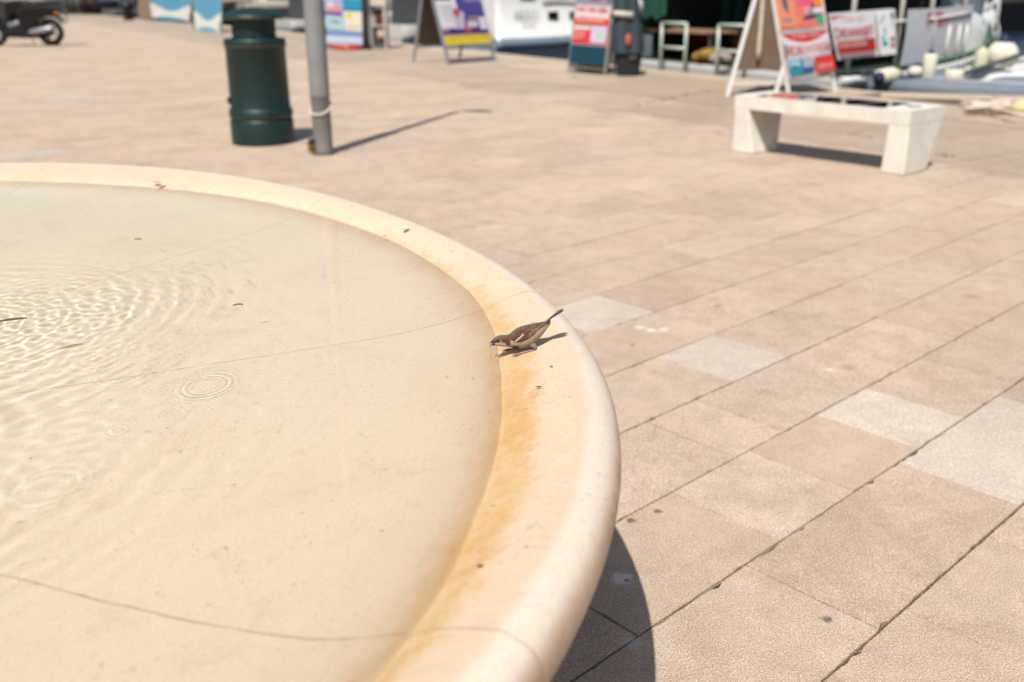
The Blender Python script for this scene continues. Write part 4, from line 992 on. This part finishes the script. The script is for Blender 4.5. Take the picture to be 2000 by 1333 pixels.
a = at(1788, 141, 13.3); o = thing('fender', 'small round white float between the sideways fender and the tall fender', 'fender', a, 'fenders hanging from the excursion boat')
MB().ell(a, (.11, .10, .08), S(236, 232, 226), 16).build('body', M_MATTE, o); MB().tube([a+V(0, 0, .06), a+V(0, 0, .12)], .02, NV, 8).build('cap', M_MATTE, o)

# grey inflatable dinghy and small white boats at the right
def dinghy():
    o = thing('inflatable_dinghy', 'grey inflatable dinghy tied along the quay behind the bench', 'dinghy', (5.6, 12.6, SEA))
    GG = S(138, 148, 160, .5)
    P = [at(1726, 172, 13.0), at(1800, 174, 12.75), at(1900, 182, 12.55), at(2010, 188, 12.45), at(2200, 196, 12.3), at(2420, 200, 12.6)]
    MB().tube(P, [.10, .13, .14, .14, .14, .12], GG, 18).build('near_tube', M_MATTE, o)
    MB().tube([p+V(.2, 1.25, -.02) for p in P[1:]], .17, GG, 18).build('far_tube', M_MATTE, o)
    MB().tube([P[0]+V(0, 0, .0), P[0]+V(.0, .7, .03), P[1]+V(.2, 1.25, -.02)], .15, GG, 16).build('bow_tube', M_MATTE, o)
    MB().add([p+V(0, 0, -.14) for p in P[1:]]+[p+V(.2, 1.25, -.15) for p in P[1:]], [(i, i+1, i+6, i+5) for i in range(4)], S(120, 128, 136)).build('floor', M_MATTE, o)
    MB().tube([p+V(0, -.0, .14) for p in P[1:]], .018, S(190, 196, 200), 6).build('grab_line', M_CLOTH, o)
dinghy()
def small_boat(lb, p, ax, L, beam, trim, zt=.1):
    o = thing('small_boat', lb, 'boat', (p.x, p.y, SEA)); lat = V(-ax.y, ax.x, 0)
    hull('hull', o, V(p.x, p.y, 0), ax, lat, L, beam, [(-.85, .5), (-.5, .85), (zt-.16, 1.0), (zt-.09, 1.03), (zt, 1.0), (zt, .86), (zt-.28, .8)], [S(150, 152, 156), BW, trim, BW, BW, S(214, 214, 212)], bow_z=.18, power=2.4)
    lo = V(p.x, p.y, zt-.26)
    MB().add([lo+lat*(-beam*.4), lo+lat*(beam*.4), lo+lat*(beam*.33)+ax*L*.6, lo+ax*L*.86, lo-lat*(beam*.33)+ax*L*.6], [(0, 1, 2, 3, 4)], S(214, 212, 208)).build('floor', M_GLOSS, o)
    for t in (.25, .55): q = lo+ax*L*t+V(0, 0, .2); MB().box(q, (.24, beam*.74, .03), S(226, 224, 220), Matrix.Rotation(math.atan2(ax.y, ax.x), 3, 'Z')).build('thwart', M_GLOSS, o)
    return o
small_boat('small white open boat with a dark red stripe beyond the grey dinghy', at(1935, 166, 13.9)+V(-.75, .2, 0), V(.98, .2, 0).normalized(), 3.4, 1.2, S(150, 60, 64), .10)
small_boat('small white open boat at the right edge, behind the red striped one', at(1990, 140, 15.6)+V(.1, .3, 0), V(.94, .34, 0).normalized(), 3.2, 1.3, S(70, 90, 120), .14)
MB_ = MB().tube([at(1838, 158, 13.2), at(1920, 132, 13.5), at(2005, 104, 13.9), at(2120, 66, 14.4)], .032, S(84, 90, 96), 10)
tag(MB_.build('boom', M_GLOSS, world_to=at(1838, 158, 13.2)), 'dark grey metal boom slanting above the small boats at the right', 'boom')
o = thing('sail_cover', 'white folded sail cloth lying on the small boats beside the boom', 'sail', at(1880, 160, 13.4))
sc_ = MB()
for k_ in range(5): sc_.tube([at(1868+k_*3, 168-k_*5, 13.5), at(1910, 160-k_*5, 13.6)+V(0, 0, .02*math.sin(k_*2)), at(1955, 152-k_*3.5, 13.8), at(1988-k_*7, 146-k_*1.5, 14.0)], [.03, .055, .055, .025], S(214-6*(k_ % 2), 208, 208), 10)
sc_.build('cloth_folds', M_CLOTH, o)
# bow rail pipes above the bow
o = thing('bow_rail', 'white bent metal pipes of the bow rail above the excursion boat', 'railing', at(1915, 40, 15.5))
MB().tube([at(1868, 14, 15.2), at(1890, -4, 15.2), at(1905, -25, 15.2)], .03, S(214, 214, 214), 10).build('rail', M_GLOSS, o)
MB().tube([at(1924, 22, 15.4), at(1944, 4, 15.4), at(1955, -25, 15.4)], .034, S(222, 222, 222), 10).build('rail', M_GLOSS, o)
MB().tube([at(1944, 62, 15.4), at(1949, 20, 15.4), at(1953, -30, 15.4)], .03, S(214, 214, 214), 10).build('stanchion', M_GLOSS, o)
MB().tube([at(1935, 30, 15.3), at(1949, 45, 15.3), at(1952, 66, 15.3), at(1946, 88, 15.3)], .014, S(220, 220, 222), 8).build('mooring_line', M_CLOTH, o)

# rope heap on the quay
def rope_heap():
    o = thing('rope_heap', 'heap of pinkish white mooring rope lying in strands on the quay', 'rope', gnd(1935, 212)); r = random.Random(12); RC = S(226, 206, 190, .70)
    for i in range(11):
        x0 = 1868+r.uniform(0, 14)+i*3; y0 = 198+i*1.9; pts = []
        for j in range(13):
            f = j/12; px = x0+f*(170-i*4); py = y0+9*math.sin(f*3.1+i*.5)-6*f+r.uniform(-1.2, 1.2)+(8*f if i % 3 else -2*f)
            pts.append(gnd(px, min(py, 226), .03+.015*(i % 4)+.03*math.sin(f*3.1)))
        MB().tube(pts, .019, RC, 8).build('strand', M_CLOTH, o)
    MB().tube([gnd(1893, 209, .07), gnd(1905, 205, .10), gnd(1920, 210, .08)], [.03, .045, .03], S(238, 226, 210), 10).build('knot', M_CLOTH, o)
    MB().ell(gnd(1998, 211, .08), (.13, .10, .085), S(226, 214, 160), 16).build('float', M_MATTE, o)
rope_heap()

# stand with bags beside the notice board
def bags():
    p = gnd(1228, 150); o = thing('luggage_cart', 'folding metal stand at the quay edge', 'stand', p)
    for px0, px1 in ((1199, 1207), (1222, 1214)): MB().tube([gnd(px0, 147), at(px1, -20, gnd(px0, 147).y+.15)], .016, S(150, 142, 130), 8).build('leg', M_METAL, o)
    MB().tube([gnd(1226, 148)+V(0, .45, 0), at(1214, 20, p.y+.1)], .016, S(90, 92, 96), 8).build('rear_leg', M_METAL, o)
    MB().tube([at(1198, 26, p.y), at(1236, 30, p.y)], [.035, .045], S(226, 220, 208), 12).build('roll', M_CLOTH, o)
    MB().tube([at(1186, 2, p.y+.35), at(1236, 2, p.y+.35)], .02, S(120, 120, 120), 8).build('cross_bar', M_METAL, o)
    # dark jacket hanging from it
    j = thing('hanging_jacket', 'dark grey jacket with an orange patch hanging on the folding stand', 'jacket', p+V(0, .05, .5)); c = MB(); N = 18; Y = p.y+.10; secs = []
    for i in range(N+1):
        f = i/N; y = -18+f*122; w0 = 23+5*math.sin(f*2.8)+(7*f if f > .5 else 0); cx = 1222+4*f; row = []
        for k_ in range(15):
            a = 2*math.pi*k_/14; row.append(at(cx+w0*math.cos(a), y, Y)+V(0, .09*math.sin(a)+.012*math.sin(a*5+f*4), 0))
        secs.append(row)
    loft(c, secs, [S(54, 62, 68), S(64, 82, 92)]*7); c.build('fabric', M_CLOTH, j)
    MB().ell(at(1227, 78, Y-.11), (.045, .02, .09), S(206, 104, 76), 12).build('patch', M_CLOTH, j)
    MB().tube([at(1233, 34, Y), at(1246, 62, Y), at(1254, 96, Y-.02), at(1249, 104, Y)], .022, S(40, 44, 50), 8).build('strap', M_CLOTH, j)
    g = thing('shoulder_bag', 'black shoulder bag standing on the ground below the dark jacket', 'bag', gnd(1233, 148)); gb = MB(); Y = gnd(1233, 148).y; secs = []
    for i in range(9):
        f = i/8; y = 148-f*54; w0 = (18+8*f) if f < .85 else 23; row = []
        for k_ in range(17):
            a = 2*math.pi*k_/16; ca, sa = math.cos(a), math.sin(a); row.append(at(1227+(w0+3)*abs(ca)**.75*(1 if ca > 0 else -1), y, Y)+V(0, .12*abs(sa)**.6*(1 if sa > 0 else -1), 0))
        secs.append(row)
    loft(gb, secs, [S(38, 36, 38)]*16); gb.add(secs[-1][:-1], [tuple(range(16))], S(30, 30, 32)); gb.ell(at(1227, 97, Y), (.20, .12, .10), S(36, 36, 38), 16); gb.build('body', M_CLOTH, g)
    MB().ell(at(1236, 113, Y-.13), (.07, .02, .05), S(84, 78, 78), 12).build('badge', M_CLOTH, g)
    MB().ell(at(1249, 12, p.y+.3), (.06, .06, .10), S(206, 208, 220), 14).build('bottle', M_GLOSS, o)
bags()
# low kit bags under the notice board
for k_, (px, py, w_) in enumerate(((1146, 137, .26), (1168, 141, .20))):
    p = gnd(px, py)+V(0, .42, .06); mbx = MB().ell(p, (w_, .12, .075), S(62, 66, 74), 16)
    tag(mbx.build('kit_bag', M_CLOTH, world_to=p), ['longer dark grey kit bag under the red notice board', 'shorter dark grey kit bag under the right leg of the notice board'][k_], 'bag', 'kit bags under the notice board')

# white motor boat left of the notice board
def motor_boat():
    ax = V(.87, .49, 0).normalized(); lat = V(-ax.y, ax.x, 0); org = at(968, 92, 21.2); org.z = 0; org = org+lat*1.3
    o = thing('motor_boat', 'white motor boat with grey blue strake and small square ports behind the purple poster', 'boat', (org.x, org.y, SEA))
    ZR = [(-.9, .6), (-.62, .80), (-.30, .93), (.02, 1.0), (.04, 1.04), (.23, 1.05), (.25, 1.0), (1.05, .97), (1.35, .93)]
    CR = [S(60, 70, 90), S(196, 202, 214), S(206, 212, 222), S(60, 74, 96), S(142, 158, 172), S(150, 164, 176), BW, BW]
    hull('hull', o, org, ax, lat, 4.0, 2.6, ZR, CR, bow_z=.25, power=4.5)
    d = MB(); d.add([org-lat*1.3+V(0, 0, 1.3), org+ax*3.3-lat*.8+V(0, 0, 1.42), org+ax*3.3+lat*.8+V(0, 0, 1.42), org+lat*1.3+V(0, 0, 1.3)], [(0, 1, 2, 3)], BW); d.build('deck', M_GLOSS, o)
    for px, py, w_, h_ in ((1070, 44, .12, .075), (1109, 41, .10, .07)):
        t = (px-968)/1884*21.6/.87*1.06; q = org+ax*t-lat*(1.3*(1-(t/4.0)**4.5)**.8*.99+.02)+V(0, 0, .62)
        MB().quadboard(q-ax*w_, q+ax*w_, q+ax*w_+V(0, 0, h_*2), q-ax*w_+V(0, 0, h_*2), .03, S(20, 20, 18)).build('port', M_GLOSS, o)
    q = org+ax*.62-lat*1.285+V(0, 0, 1.02); MB().quadboard(q, q+ax*.34, q+ax*.40+V(0, 0, .25), q-ax*.03+V(0, 0, .25), .03, S(30, 34, 44)).build('window', M_GLOSS, o)
    MB().tube([org+ax*1.15-lat*1.30+V(0, 0, .98), org+ax*2.6-lat*1.27+V(0, 0, 1.10)], .018, S(176, 130, 80), 6).build('wood_trim', M_MATTE, o)
    q0 = org+ax*.45-lat*1.31+V(0, 0, .66); lt_ = MB(); decal(lt_, [q0, q0+ax*.62, q0+ax*.62+V(0, 0, .14), q0+V(0, 0, .14)], letters(random.Random(5), 0, 0, 1, 1, 7, S(176, 186, 200)), lift=.01)
    lt_.build('lettering', M_PRINT, o); lt_ = MB(); q0 = org+ax*.62-lat*1.31+V(0, 0, .50); decal(lt_, [q0, q0+ax*.4, q0+ax*.4+V(0, 0, .07), q0+V(0, 0, .07)], letters(random.Random(6), 0, 0, 1, 1, 6, S(196, 200, 210)), lift=.01)
    lt_.build('lettering', M_PRINT, o)
    cb = MB(); c0 = org+ax*.7+V(0, 0, 1.4); cb.hexa([c0-lat*1, c0+ax*1.8-lat*.9, c0+ax*1.8+lat*.9, c0+lat*1, c0-lat*.9+V(0, 0, 1), c0+ax*1.5-lat*.8+V(0, 0, 1), c0+ax*1.5+lat*.8+V(0, 0, 1), c0+lat*.9+V(0, 0, 1)], BW); cb.build('cabin', M_GLOSS, o)
motor_boat()
def generic_boat(lb, p, ax, L, beam, zt, hc, sc2, cab=None, cabh=.6, c2=None):
    o = thing('moored_boat', lb, 'boat', (p.x, p.y, SEA)); lat = V(-ax.y, ax.x, 0); og = V(p.x, p.y, 0)
    hull('hull', o, og, ax, lat, L, beam, [(-.9, .55), (-.62, .8), (zt-.35, .97), (zt-.30, 1.0), (zt-.22, 1.02), (zt, .98)], [S(70, 80, 92), hc, sc2, hc, hc], bow_z=.3, power=2.8)
    q = V(og.x, og.y, zt-.04); MB().add([q-lat*beam*.47, q+ax*L*.8-lat*beam*.3, q+ax*L*.8+lat*beam*.3, q+lat*beam*.47], [(0, 1, 2, 3)], hc).build('deck', M_GLOSS, o)
    if cab is not None:
        c0 = q+ax*L*.12; MB().hexa([c0-lat*beam*.36, c0+ax*L*.5-lat*beam*.34, c0+ax*L*.5+lat*beam*.34, c0+lat*beam*.36, c0-lat*beam*.32+V(0, 0, cabh), c0+ax*L*.42-lat*beam*.3+V(0, 0, cabh), c0+ax*L*.42+lat*beam*.3+V(0, 0, cabh), c0+lat*beam*.32+V(0, 0, cabh)], cab).build('cabin', M_GLOSS, o)
        w0 = c0-lat*(beam*.362)+V(0, 0, cabh*.35); MB().quadboard(w0+ax*L*.06, w0+ax*L*.38, w0+ax*L*.36+V(0, 0, cabh*.38)+lat*.04, w0+ax*L*.08+V(0, 0, cabh*.38)+lat*.04, .02, c2 or S(30, 36, 42)).build('window', M_GLOSS, o)
    return o
AXF = V(.86, .51, 0).normalized()
generic_boat('white boat with dark windows between the leaflet board and the grey A-frame', at(748, 98, 25.6), AXF, 5.5, 2.4, .42, S(222, 222, 218), S(190, 192, 190), S(58, 66, 74), .9, S(24, 28, 34))
generic_boat('white boat with a dark waterline seen between the litter bin and the lamp post', at(545, 62, 36.5), AXF, 6, 2.6, .25, S(226, 222, 216), S(90, 96, 108), S(70, 74, 82), .7)
generic_boat('grey covered boat behind the black bollard', at(205, 26, 50.0)+V(-1.5, 4, 0), AXF, 7, 3.0, .35, S(96, 98, 100), S(60, 62, 66), S(84, 86, 88), .8)
generic_boat('dark blue boat far behind the motor scooter', at(60, 10, 66.0), AXF, 8, 3.2, .6, S(60, 66, 76), S(150, 150, 150), S(120, 116, 110), .9)
generic_boat('white boat far out beyond the left tube barrier', at(1262, 12, 46.0), V(.95, .3, 0).normalized(), 5, 2.2, .25, S(232, 228, 222), S(30, 30, 30), S(216, 214, 210), .8)
generic_boat('white boat far out beyond the bow of the excursion boat', at(1985, -4, 62.0), V(.95, .3, 0).normalized(), 9, 3, .5, S(216, 216, 216), S(120, 124, 130), S(90, 90, 90), .9)
generic_boat('dark hulled boat far out behind the excursion boat', at(1800, 2, 44.0), V(.95, .3, 0).normalized(), 8, 3, .8, S(78, 70, 66), S(40, 40, 42), S(150, 126, 104), .9)
generic_boat('wooden boat far out behind the litter bin', at(470, 8, 58.0), V(.9, .4, 0).normalized(), 7, 3, .55, S(196, 184, 168), S(120, 90, 70), S(226, 220, 210), .8)

# tour leaflet board
def leaflet_board():
    A = at(640, 84, 22.9); B = at(708, 88, 22.3); c = [A, B, at(706, -60, 22.5), at(628, -64, 23.1)]
    o = thing('leaflet_board', 'pale blue curved board of tour leaflets with an orange foot and dark post', 'sign board', (A+B)/2)
    LS = [(S(170, 186, 220), (0, 0, 1, 1)), (S(120, 150, 196), (0, .10, 1, .17)), (S(206, 214, 232), (0, .02, 1, .10)), (S(176, 214, 214), (.02, .19, .50, .36)), (S(232, 224, 208), (.52, .18, 1, .44)), (S(226, 216, 90), (.58, .34, .74, .42)), (S(200, 206, 150), (.60, .22, .95, .25)),
          (S(110, 80, 150), (.0, .38, .46, .42)), (S(220, 150, 150), (.06, .42, .44, .50)), (S(230, 210, 210), (.10, .48, .26, .55)), (S(40, 150, 190), (.50, .46, 1, .60)), (S(60, 80, 130), (.50, .445, 1, .465)), (S(200, 214, 236), (.0, .58, .5, .9)), (S(110, 160, 200), (.5, .62, 1, .9))]+letters(rg, .10, .27, .40, .31, 7, S(160, 120, 140))
    pn = MB().quadboard(*c, .03, S(200, 206, 220)); decal(pn, c, LS); pn.build('leaflet_panel', M_PRINT, o)
    f = MB().tube([gnd(642, 90, .05), gnd(670, 94, .05), gnd(706, 93, .05)], .055, S(214, 78, 34), 12); f.build('orange_foot', M_GLOSS, o)
    MB().tube([gnd(716, 97), gnd(716, 97)+V(0, 0, 2.0)], .062, S(62, 54, 54), 14).build('post', M_GLOSS, o)
    MB().box(gnd(716, 97)+V(0, 0, .04), (.22, .22, .08), S(24, 22, 22)).build('foot', M_MATTE, o)
leaflet_board()
def cart():
    p = gnd(742, 96); o = thing('display_cart', 'white framed display cart with a dark red panel beside the leaflet board', 'cart', p); WHT = S(214, 208, 200)
    for dx, dy in ((-.20, 0), (.14, 0), (-.20, .4), (.14, .4)): MB().bar(p+V(dx, dy, 0), p+V(dx, dy, 1.3), .04, WHT).build('upright', M_GLOSS, o)
    MB().box(p+V(-.03, .2, .48), (.36, .42, .03), WHT).build('shelf', M_GLOSS, o)
    MB().box(p+V(-.03, .2, 1.05), (.42, .46, .30), S(226, 216, 198)).build('top_box', M_CLOTH, o)
    MB().box(p+V(0, .1, .66), (.16, .05, .32), S(96, 40, 30)).build('red_panel', M_MATTE, o)
    MB().box(p+V(-.0, .2, .26), (.30, .34, .40), S(72, 70, 74)).build('lower_box', M_MATTE, o)
    MB().ell(p+V(.04, -.0, .30), (.09, .05, .10), S(220, 190, 160), 12).build('round_badge', M_CLOTH, o)
cart()
# two blue and white wave boards at the left
def wave_board(lb, c, foot):
    o = thing('wave_board', lb, 'sign board', c[0], 'blue and white wave boards')
    WV = [(S(226, 224, 216), (0, 0, 1, 1)), (S(96, 160, 190), [(x/12, .24+.07*math.cos(x/12*6.0)) for x in range(13)]+[(1, 1), (0, 1)]), (S(110, 180, 206), [(.05, .0), (.8, .0), (.9, .02), (.55, .07), (.3, .06)]), (S(160, 190, 220), (.1, .72, .34, .92))]
    pn = MB().quadboard(*c, .03, S(210, 212, 212)); decal(pn, c, WV); pn.build('panel', M_PRINT, o)
    n = (c[1]-c[0]); 
    for q in (c[0], c[1]): MB().bar(V(q.x, q.y, 0)-V(0, .1, 0), q+V(0, 0, .3), .04, S(120, 120, 116)).build('leg', M_GLOSS, o)
    return o
wave_board('wider blue and white wave board left of the litter bin', [at(296, 35, 43.5), at(372, 42, 41.5), at(372, -60, 41.6), at(286, -60, 43.6)], .5)
wave_board('smaller white and blue wave board right beside the litter bin', [at(380, 58, 32.6), at(432, 63, 31.6), at(432, -60, 31.8), at(374, -60, 32.8)], .2)
bb_ = MB().quadboard(at(270, 34, 44.5), at(295, 36, 43.6), at(284, -60, 43.6), at(268, -60, 44.5), .03, S(150, 128, 108)); tag(bb_.build('brown_board', M_MATTE, world_to=at(270, 34, 44.5)), 'plain brown board back leaning behind the wider wave board', 'board')
# black bollard and poles at the quay edge on the left
p = gnd(252, 40); o = thing('bollard', 'black iron mooring bollard in front of the brown board', 'bollard', p)
MB().lathe([(.22, 0), (.24, .04), (.20, .12), (.20, .42), (.30, .50), (.33, .62), (.28, .72), (0, .74)], S(14, 14, 16), p, 24).build('body', M_GLOSS, o)
for k_, (px, col, lean, lb) in enumerate(((130, (96, 122, 100), -.06, 'green painted'), (143, (122, 128, 96), -.03, 'olive'), (156, (170, 158, 150), .10, 'pale leaning'), (170, (104, 56, 40), .08, 'dark brown'), (188, (112, 58, 40), .06, 'reddish brown'))):
    p = gnd(px, 27 if k_ < 3 else 24+k_*1.2)
    mp_ = MB().tube([p+V(0, 0, -.0), p+V(-lean*2, 0, 1.9)], .12 if k_ != 2 else .09, S(*col), 12)
    tag(mp_.build('mooring_pole', M_MATTE, world_to=p), lb+' wooden pole standing at the far quay edge right of the motor scooter', 'pole', 'wooden poles at the far quay edge')

# ---------------------------------------------------------------- motor scooter
def scooter():
    RW = gnd(103, 90); d = V(-1, -.04, 0).normalized(); sdv = V(-d.y, d.x, 0); o = thing('motor_scooter', 'nearer black motor scooter with silver exhaust at the left edge of the promenade', 'motor scooter', RW)
    P = lambda s_, z, t=0: RW+d*s_+V(0, 0, z)+sdv*t
    BK = S(12, 13, 16, .6); side_ = sdv
    def wheel(nm, c):
        w_ = MB(); w_.lathe([(.20, -.055), (.27, -.055), (.305, -.035), (.315, 0), (.305, .035), (.27, .055), (.20, .055), (.20, -.055)], S(20, 20, 20), c, 36, axis=side_); wo = w_.build('tyre', M_MATTE, o)
        r_ = MB(); r_.lathe([(.205, -.045), (.19, -.045), (.18, .0), (.19, .045), (.205, .045)], S(120, 120, 122), c, 30, axis=side_)
        for k_ in range(5):
            a = k_*2*math.pi/5; u_ = d*math.cos(a)+V(0, 0, math.sin(a)); r_.bar(c+u_*.04, c+u_*.19, .035, S(110, 110, 112), .03)
        r_.lathe([(0, -.05), (.05, -.05), (.05, .05), (0, .05)], S(90, 90, 92), c, 18, axis=side_); r_.build('rim', M_METAL, o)
    wheel('rear', P(0, .315)); wheel('front', P(1.30, .315))
    def slab(nm, pts, w_, col, m_=M_GLOSS, bev=.03):
        n_ = len(pts); m2 = MB(); a = [P(x, z, w_/2) for x, z in pts]; c = [P(x, z, -w_/2) for x, z in pts]
        m2.add(a+c, [tuple(range(n_)), tuple(range(n_, 2*n_))[::-1]]+[(i, n_+i, n_+(i+1) % n_, (i+1) % n_) for i in range(n_)], col); return m2.build(nm, m_, o, bevel=bev)
    slab('rear_body', [(-.20, .70), (-.42, .80), (-.46, .88), (-.10, .92), (.50, .88), (.70, .74), (.62, .40), (.50, .30), (.34, .42), (.20, .58), (.04, .68)], .30, BK)
    slab('seat', [(-.40, .90), (-.34, 1.0), (.05, 1.0), (.30, .94), (.62, .95), (.70, .86), (.0, .90)], .28, S(16, 16, 18), M_CLOTH)
    slab('mudguard', [(-.36, .50), (-.32, .62), (-.20, .70), (.0, .72), (.20, .64), (.18, .60), (.0, .66), (-.18, .64), (-.30, .54)], .14, BK, bev=.01)
    slab('engine', [(.10, .18), (.62, .18), (.70, .42), (.20, .52), (-.05, .46), (-.08, .30)], .26, S(44, 44, 46), M_METAL, .02)
    slab('floorboard', [(.50, .20), (1.06, .20), (1.10, .36), (.52, .38)], .38, BK, bev=.02)
    slab('front_shield', [(1.0, .30), (1.10, .30), (1.22, .62), (1.14, 1.0), (1.02, 1.02), (1.08, .62)], .40, BK)
    slab('front_mudguard', [(1.02, .60), (1.30, .68), (1.58, .56), (1.56, .52), (1.30, .63), (1.05, .56)], .13, BK, bev=.01)
    MB().tube([P(1.30, .315), P(1.14, .80), P(1.05, 1.08)], .03, S(120, 120, 122), 10).build('fork', M_METAL, o)
    MB().tube([P(1.02, 1.06, -.32), P(1.06, 1.10, -.15), P(1.06, 1.10, .15), P(1.02, 1.06, .32)], .018, S(40, 40, 42), 8).build('handlebar', M_METAL, o)
    ex = MB().tube([P(.62, .26, .16), P(.45, .30, .17), P(.36, .33, .18)], .022, S(120, 118, 116), 10); ex.build('exhaust_pipe', M_METAL, o)
    ex = MB().tube([P(.40, .32, .19), P(.36, .325, .19), P(.0, .385, .19), P(-.16, .41, .19), P(-.18, .413, .19)], [.04, .062, .066, .06, .03], S(190, 192, 198, .6), 18); ex.build('silencer', M_METAL, o)
    MB().box(P(-.35, .80), (.05, .20, .07), S(150, 30, 24)).build('tail_lamp', M_GLOSS, o, bevel=.01)
    for t in (-.13, .13): MB().box(P(-.26, .74, t), (.10, .05, .05), S(206, 120, 60)).build('indicator', M_GLOSS, o, bevel=.01)
    MB().box(P(-.40, .62), (.02, .16, .18), S(226, 226, 222)).build('number_plate', M_GLOSS, o)
    MB().tube([P(.42, .25, .10), P(.34, .02, .17)], .014, S(60, 60, 62), 8).build('stand', M_METAL, o)
    o['group'] = 'parked motor scooters'
    MB().tube([P(-.30, .90, .1), P(-.44, .93, .1), P(-.44, .93, -.1), P(-.30, .90, -.1)], .012, S(160, 160, 160), 8).build('grab_rail', M_METAL, o)
    return o
sco = scooter()
def copy_tree(o, parent=None):
    c = o.copy(); COL.objects.link(c); c.parent = parent
    for ch in list(o.children): copy_tree(ch, c)
    return c
sc2 = copy_tree(sco); sc2.location = (-13.6, 28.2, 0); sc2.rotation_euler = (0, 0, R(-28)); sc2['label'] = 'second black motor scooter farther back at the left edge, behind the nearer one'


# ---------------------------------------------------------------- debris
def leaf(lb, c, ang, L, w_, col, thick=.0015, cat='leaf'):
    m_ = MB(); u_ = V(math.cos(ang), math.sin(ang), 0); v_ = V(-u_.y, u_.x, 0); n_ = 8; top = []; bot = []
    for i in range(n_+1):
        f = i/n_; ww = w_*math.sin(math.pi*min(1, f*.96+.04))**.8; h = .0012*math.sin(f*3.1)
        for sg in (-1, 0, 1): p = c+u_*(f-.5)*L+v_*ww*sg*.5+V(0, 0, h+(.0008 if sg else 0)); top.append(p+V(0, 0, thick)); bot.append(p)
    k_ = len(top); fs = []
    for i in range(n_):
        for j in range(2): a = i*3+j; fs += [(a, a+1, a+4, a+3), (k_+a, k_+a+3, k_+a+4, k_+a+1)]
        fs += [(i*3, i*3+3, k_+i*3+3, k_+i*3), (i*3+2, k_+i*3+2, k_+i*3+5, i*3+5)]
    m_.add(top+bot, fs, col, True); tag(m_.build('fallen_leaf', M_CLOTH, world_to=c), lb, cat, 'bits of leaf in and on the basin')
def speck(lb, c, ang, L, w_, col):
    m_ = MB().ell(c+V(0, 0, .0004), (L*.5, w_*.5, .0008), col, 10, Matrix.Rotation(ang, 3, 'Z')); tag(m_.build('crumb', M_CLOTH, world_to=c), lb, 'debris', 'crumbs on the basin rim')
leaf('short dark leaf floating on the basin water beside fine rings', gnd(465, 597, ZW+.0005), .35, .020, .0045, S(110, 98, 80))
leaf('long dark twig-like leaf floating at the left edge near the splash', gnd(22, 627, ZW+.0005), .45, .055, .010, S(96, 90, 76))
leaf('tiny dark leaf floating on the far part of the basin water', gnd(270, 469, ZW+.0005), -.1, .018, .005, S(120, 104, 84))
speck('grey leaf lying on the far rim of the basin', gnd(793, 449, .661), .3, .020, .014, S(172, 158, 138))
speck('dark brown speck of leaf below the bird on the rim', gnd(1052, 756, .655), -.1, .009, .0035, S(84, 60, 44))
speck('smallest dark speck on the rim nearest the tail of the bird', gnd(1077, 716, .660), .1, .005, .003, S(70, 50, 40))
speck('brown crumb at the water line of the far rim', gnd(752, 461, .648), .2, .014, .006, S(120, 86, 56))
speck('brown curled leaf at the water line on the far left of the rim', gnd(316, 364, .640), .3, .030, .010, S(130, 92, 56))
speck('grey leaf next to the curled brown one on the far left rim', gnd(305, 356, .650), .1, .026, .016, S(150, 136, 118))
speck('tan crumb on the near rim towards the bottom edge', gnd(937, 1105, .650), .2, .008, .004, S(150, 110, 76))
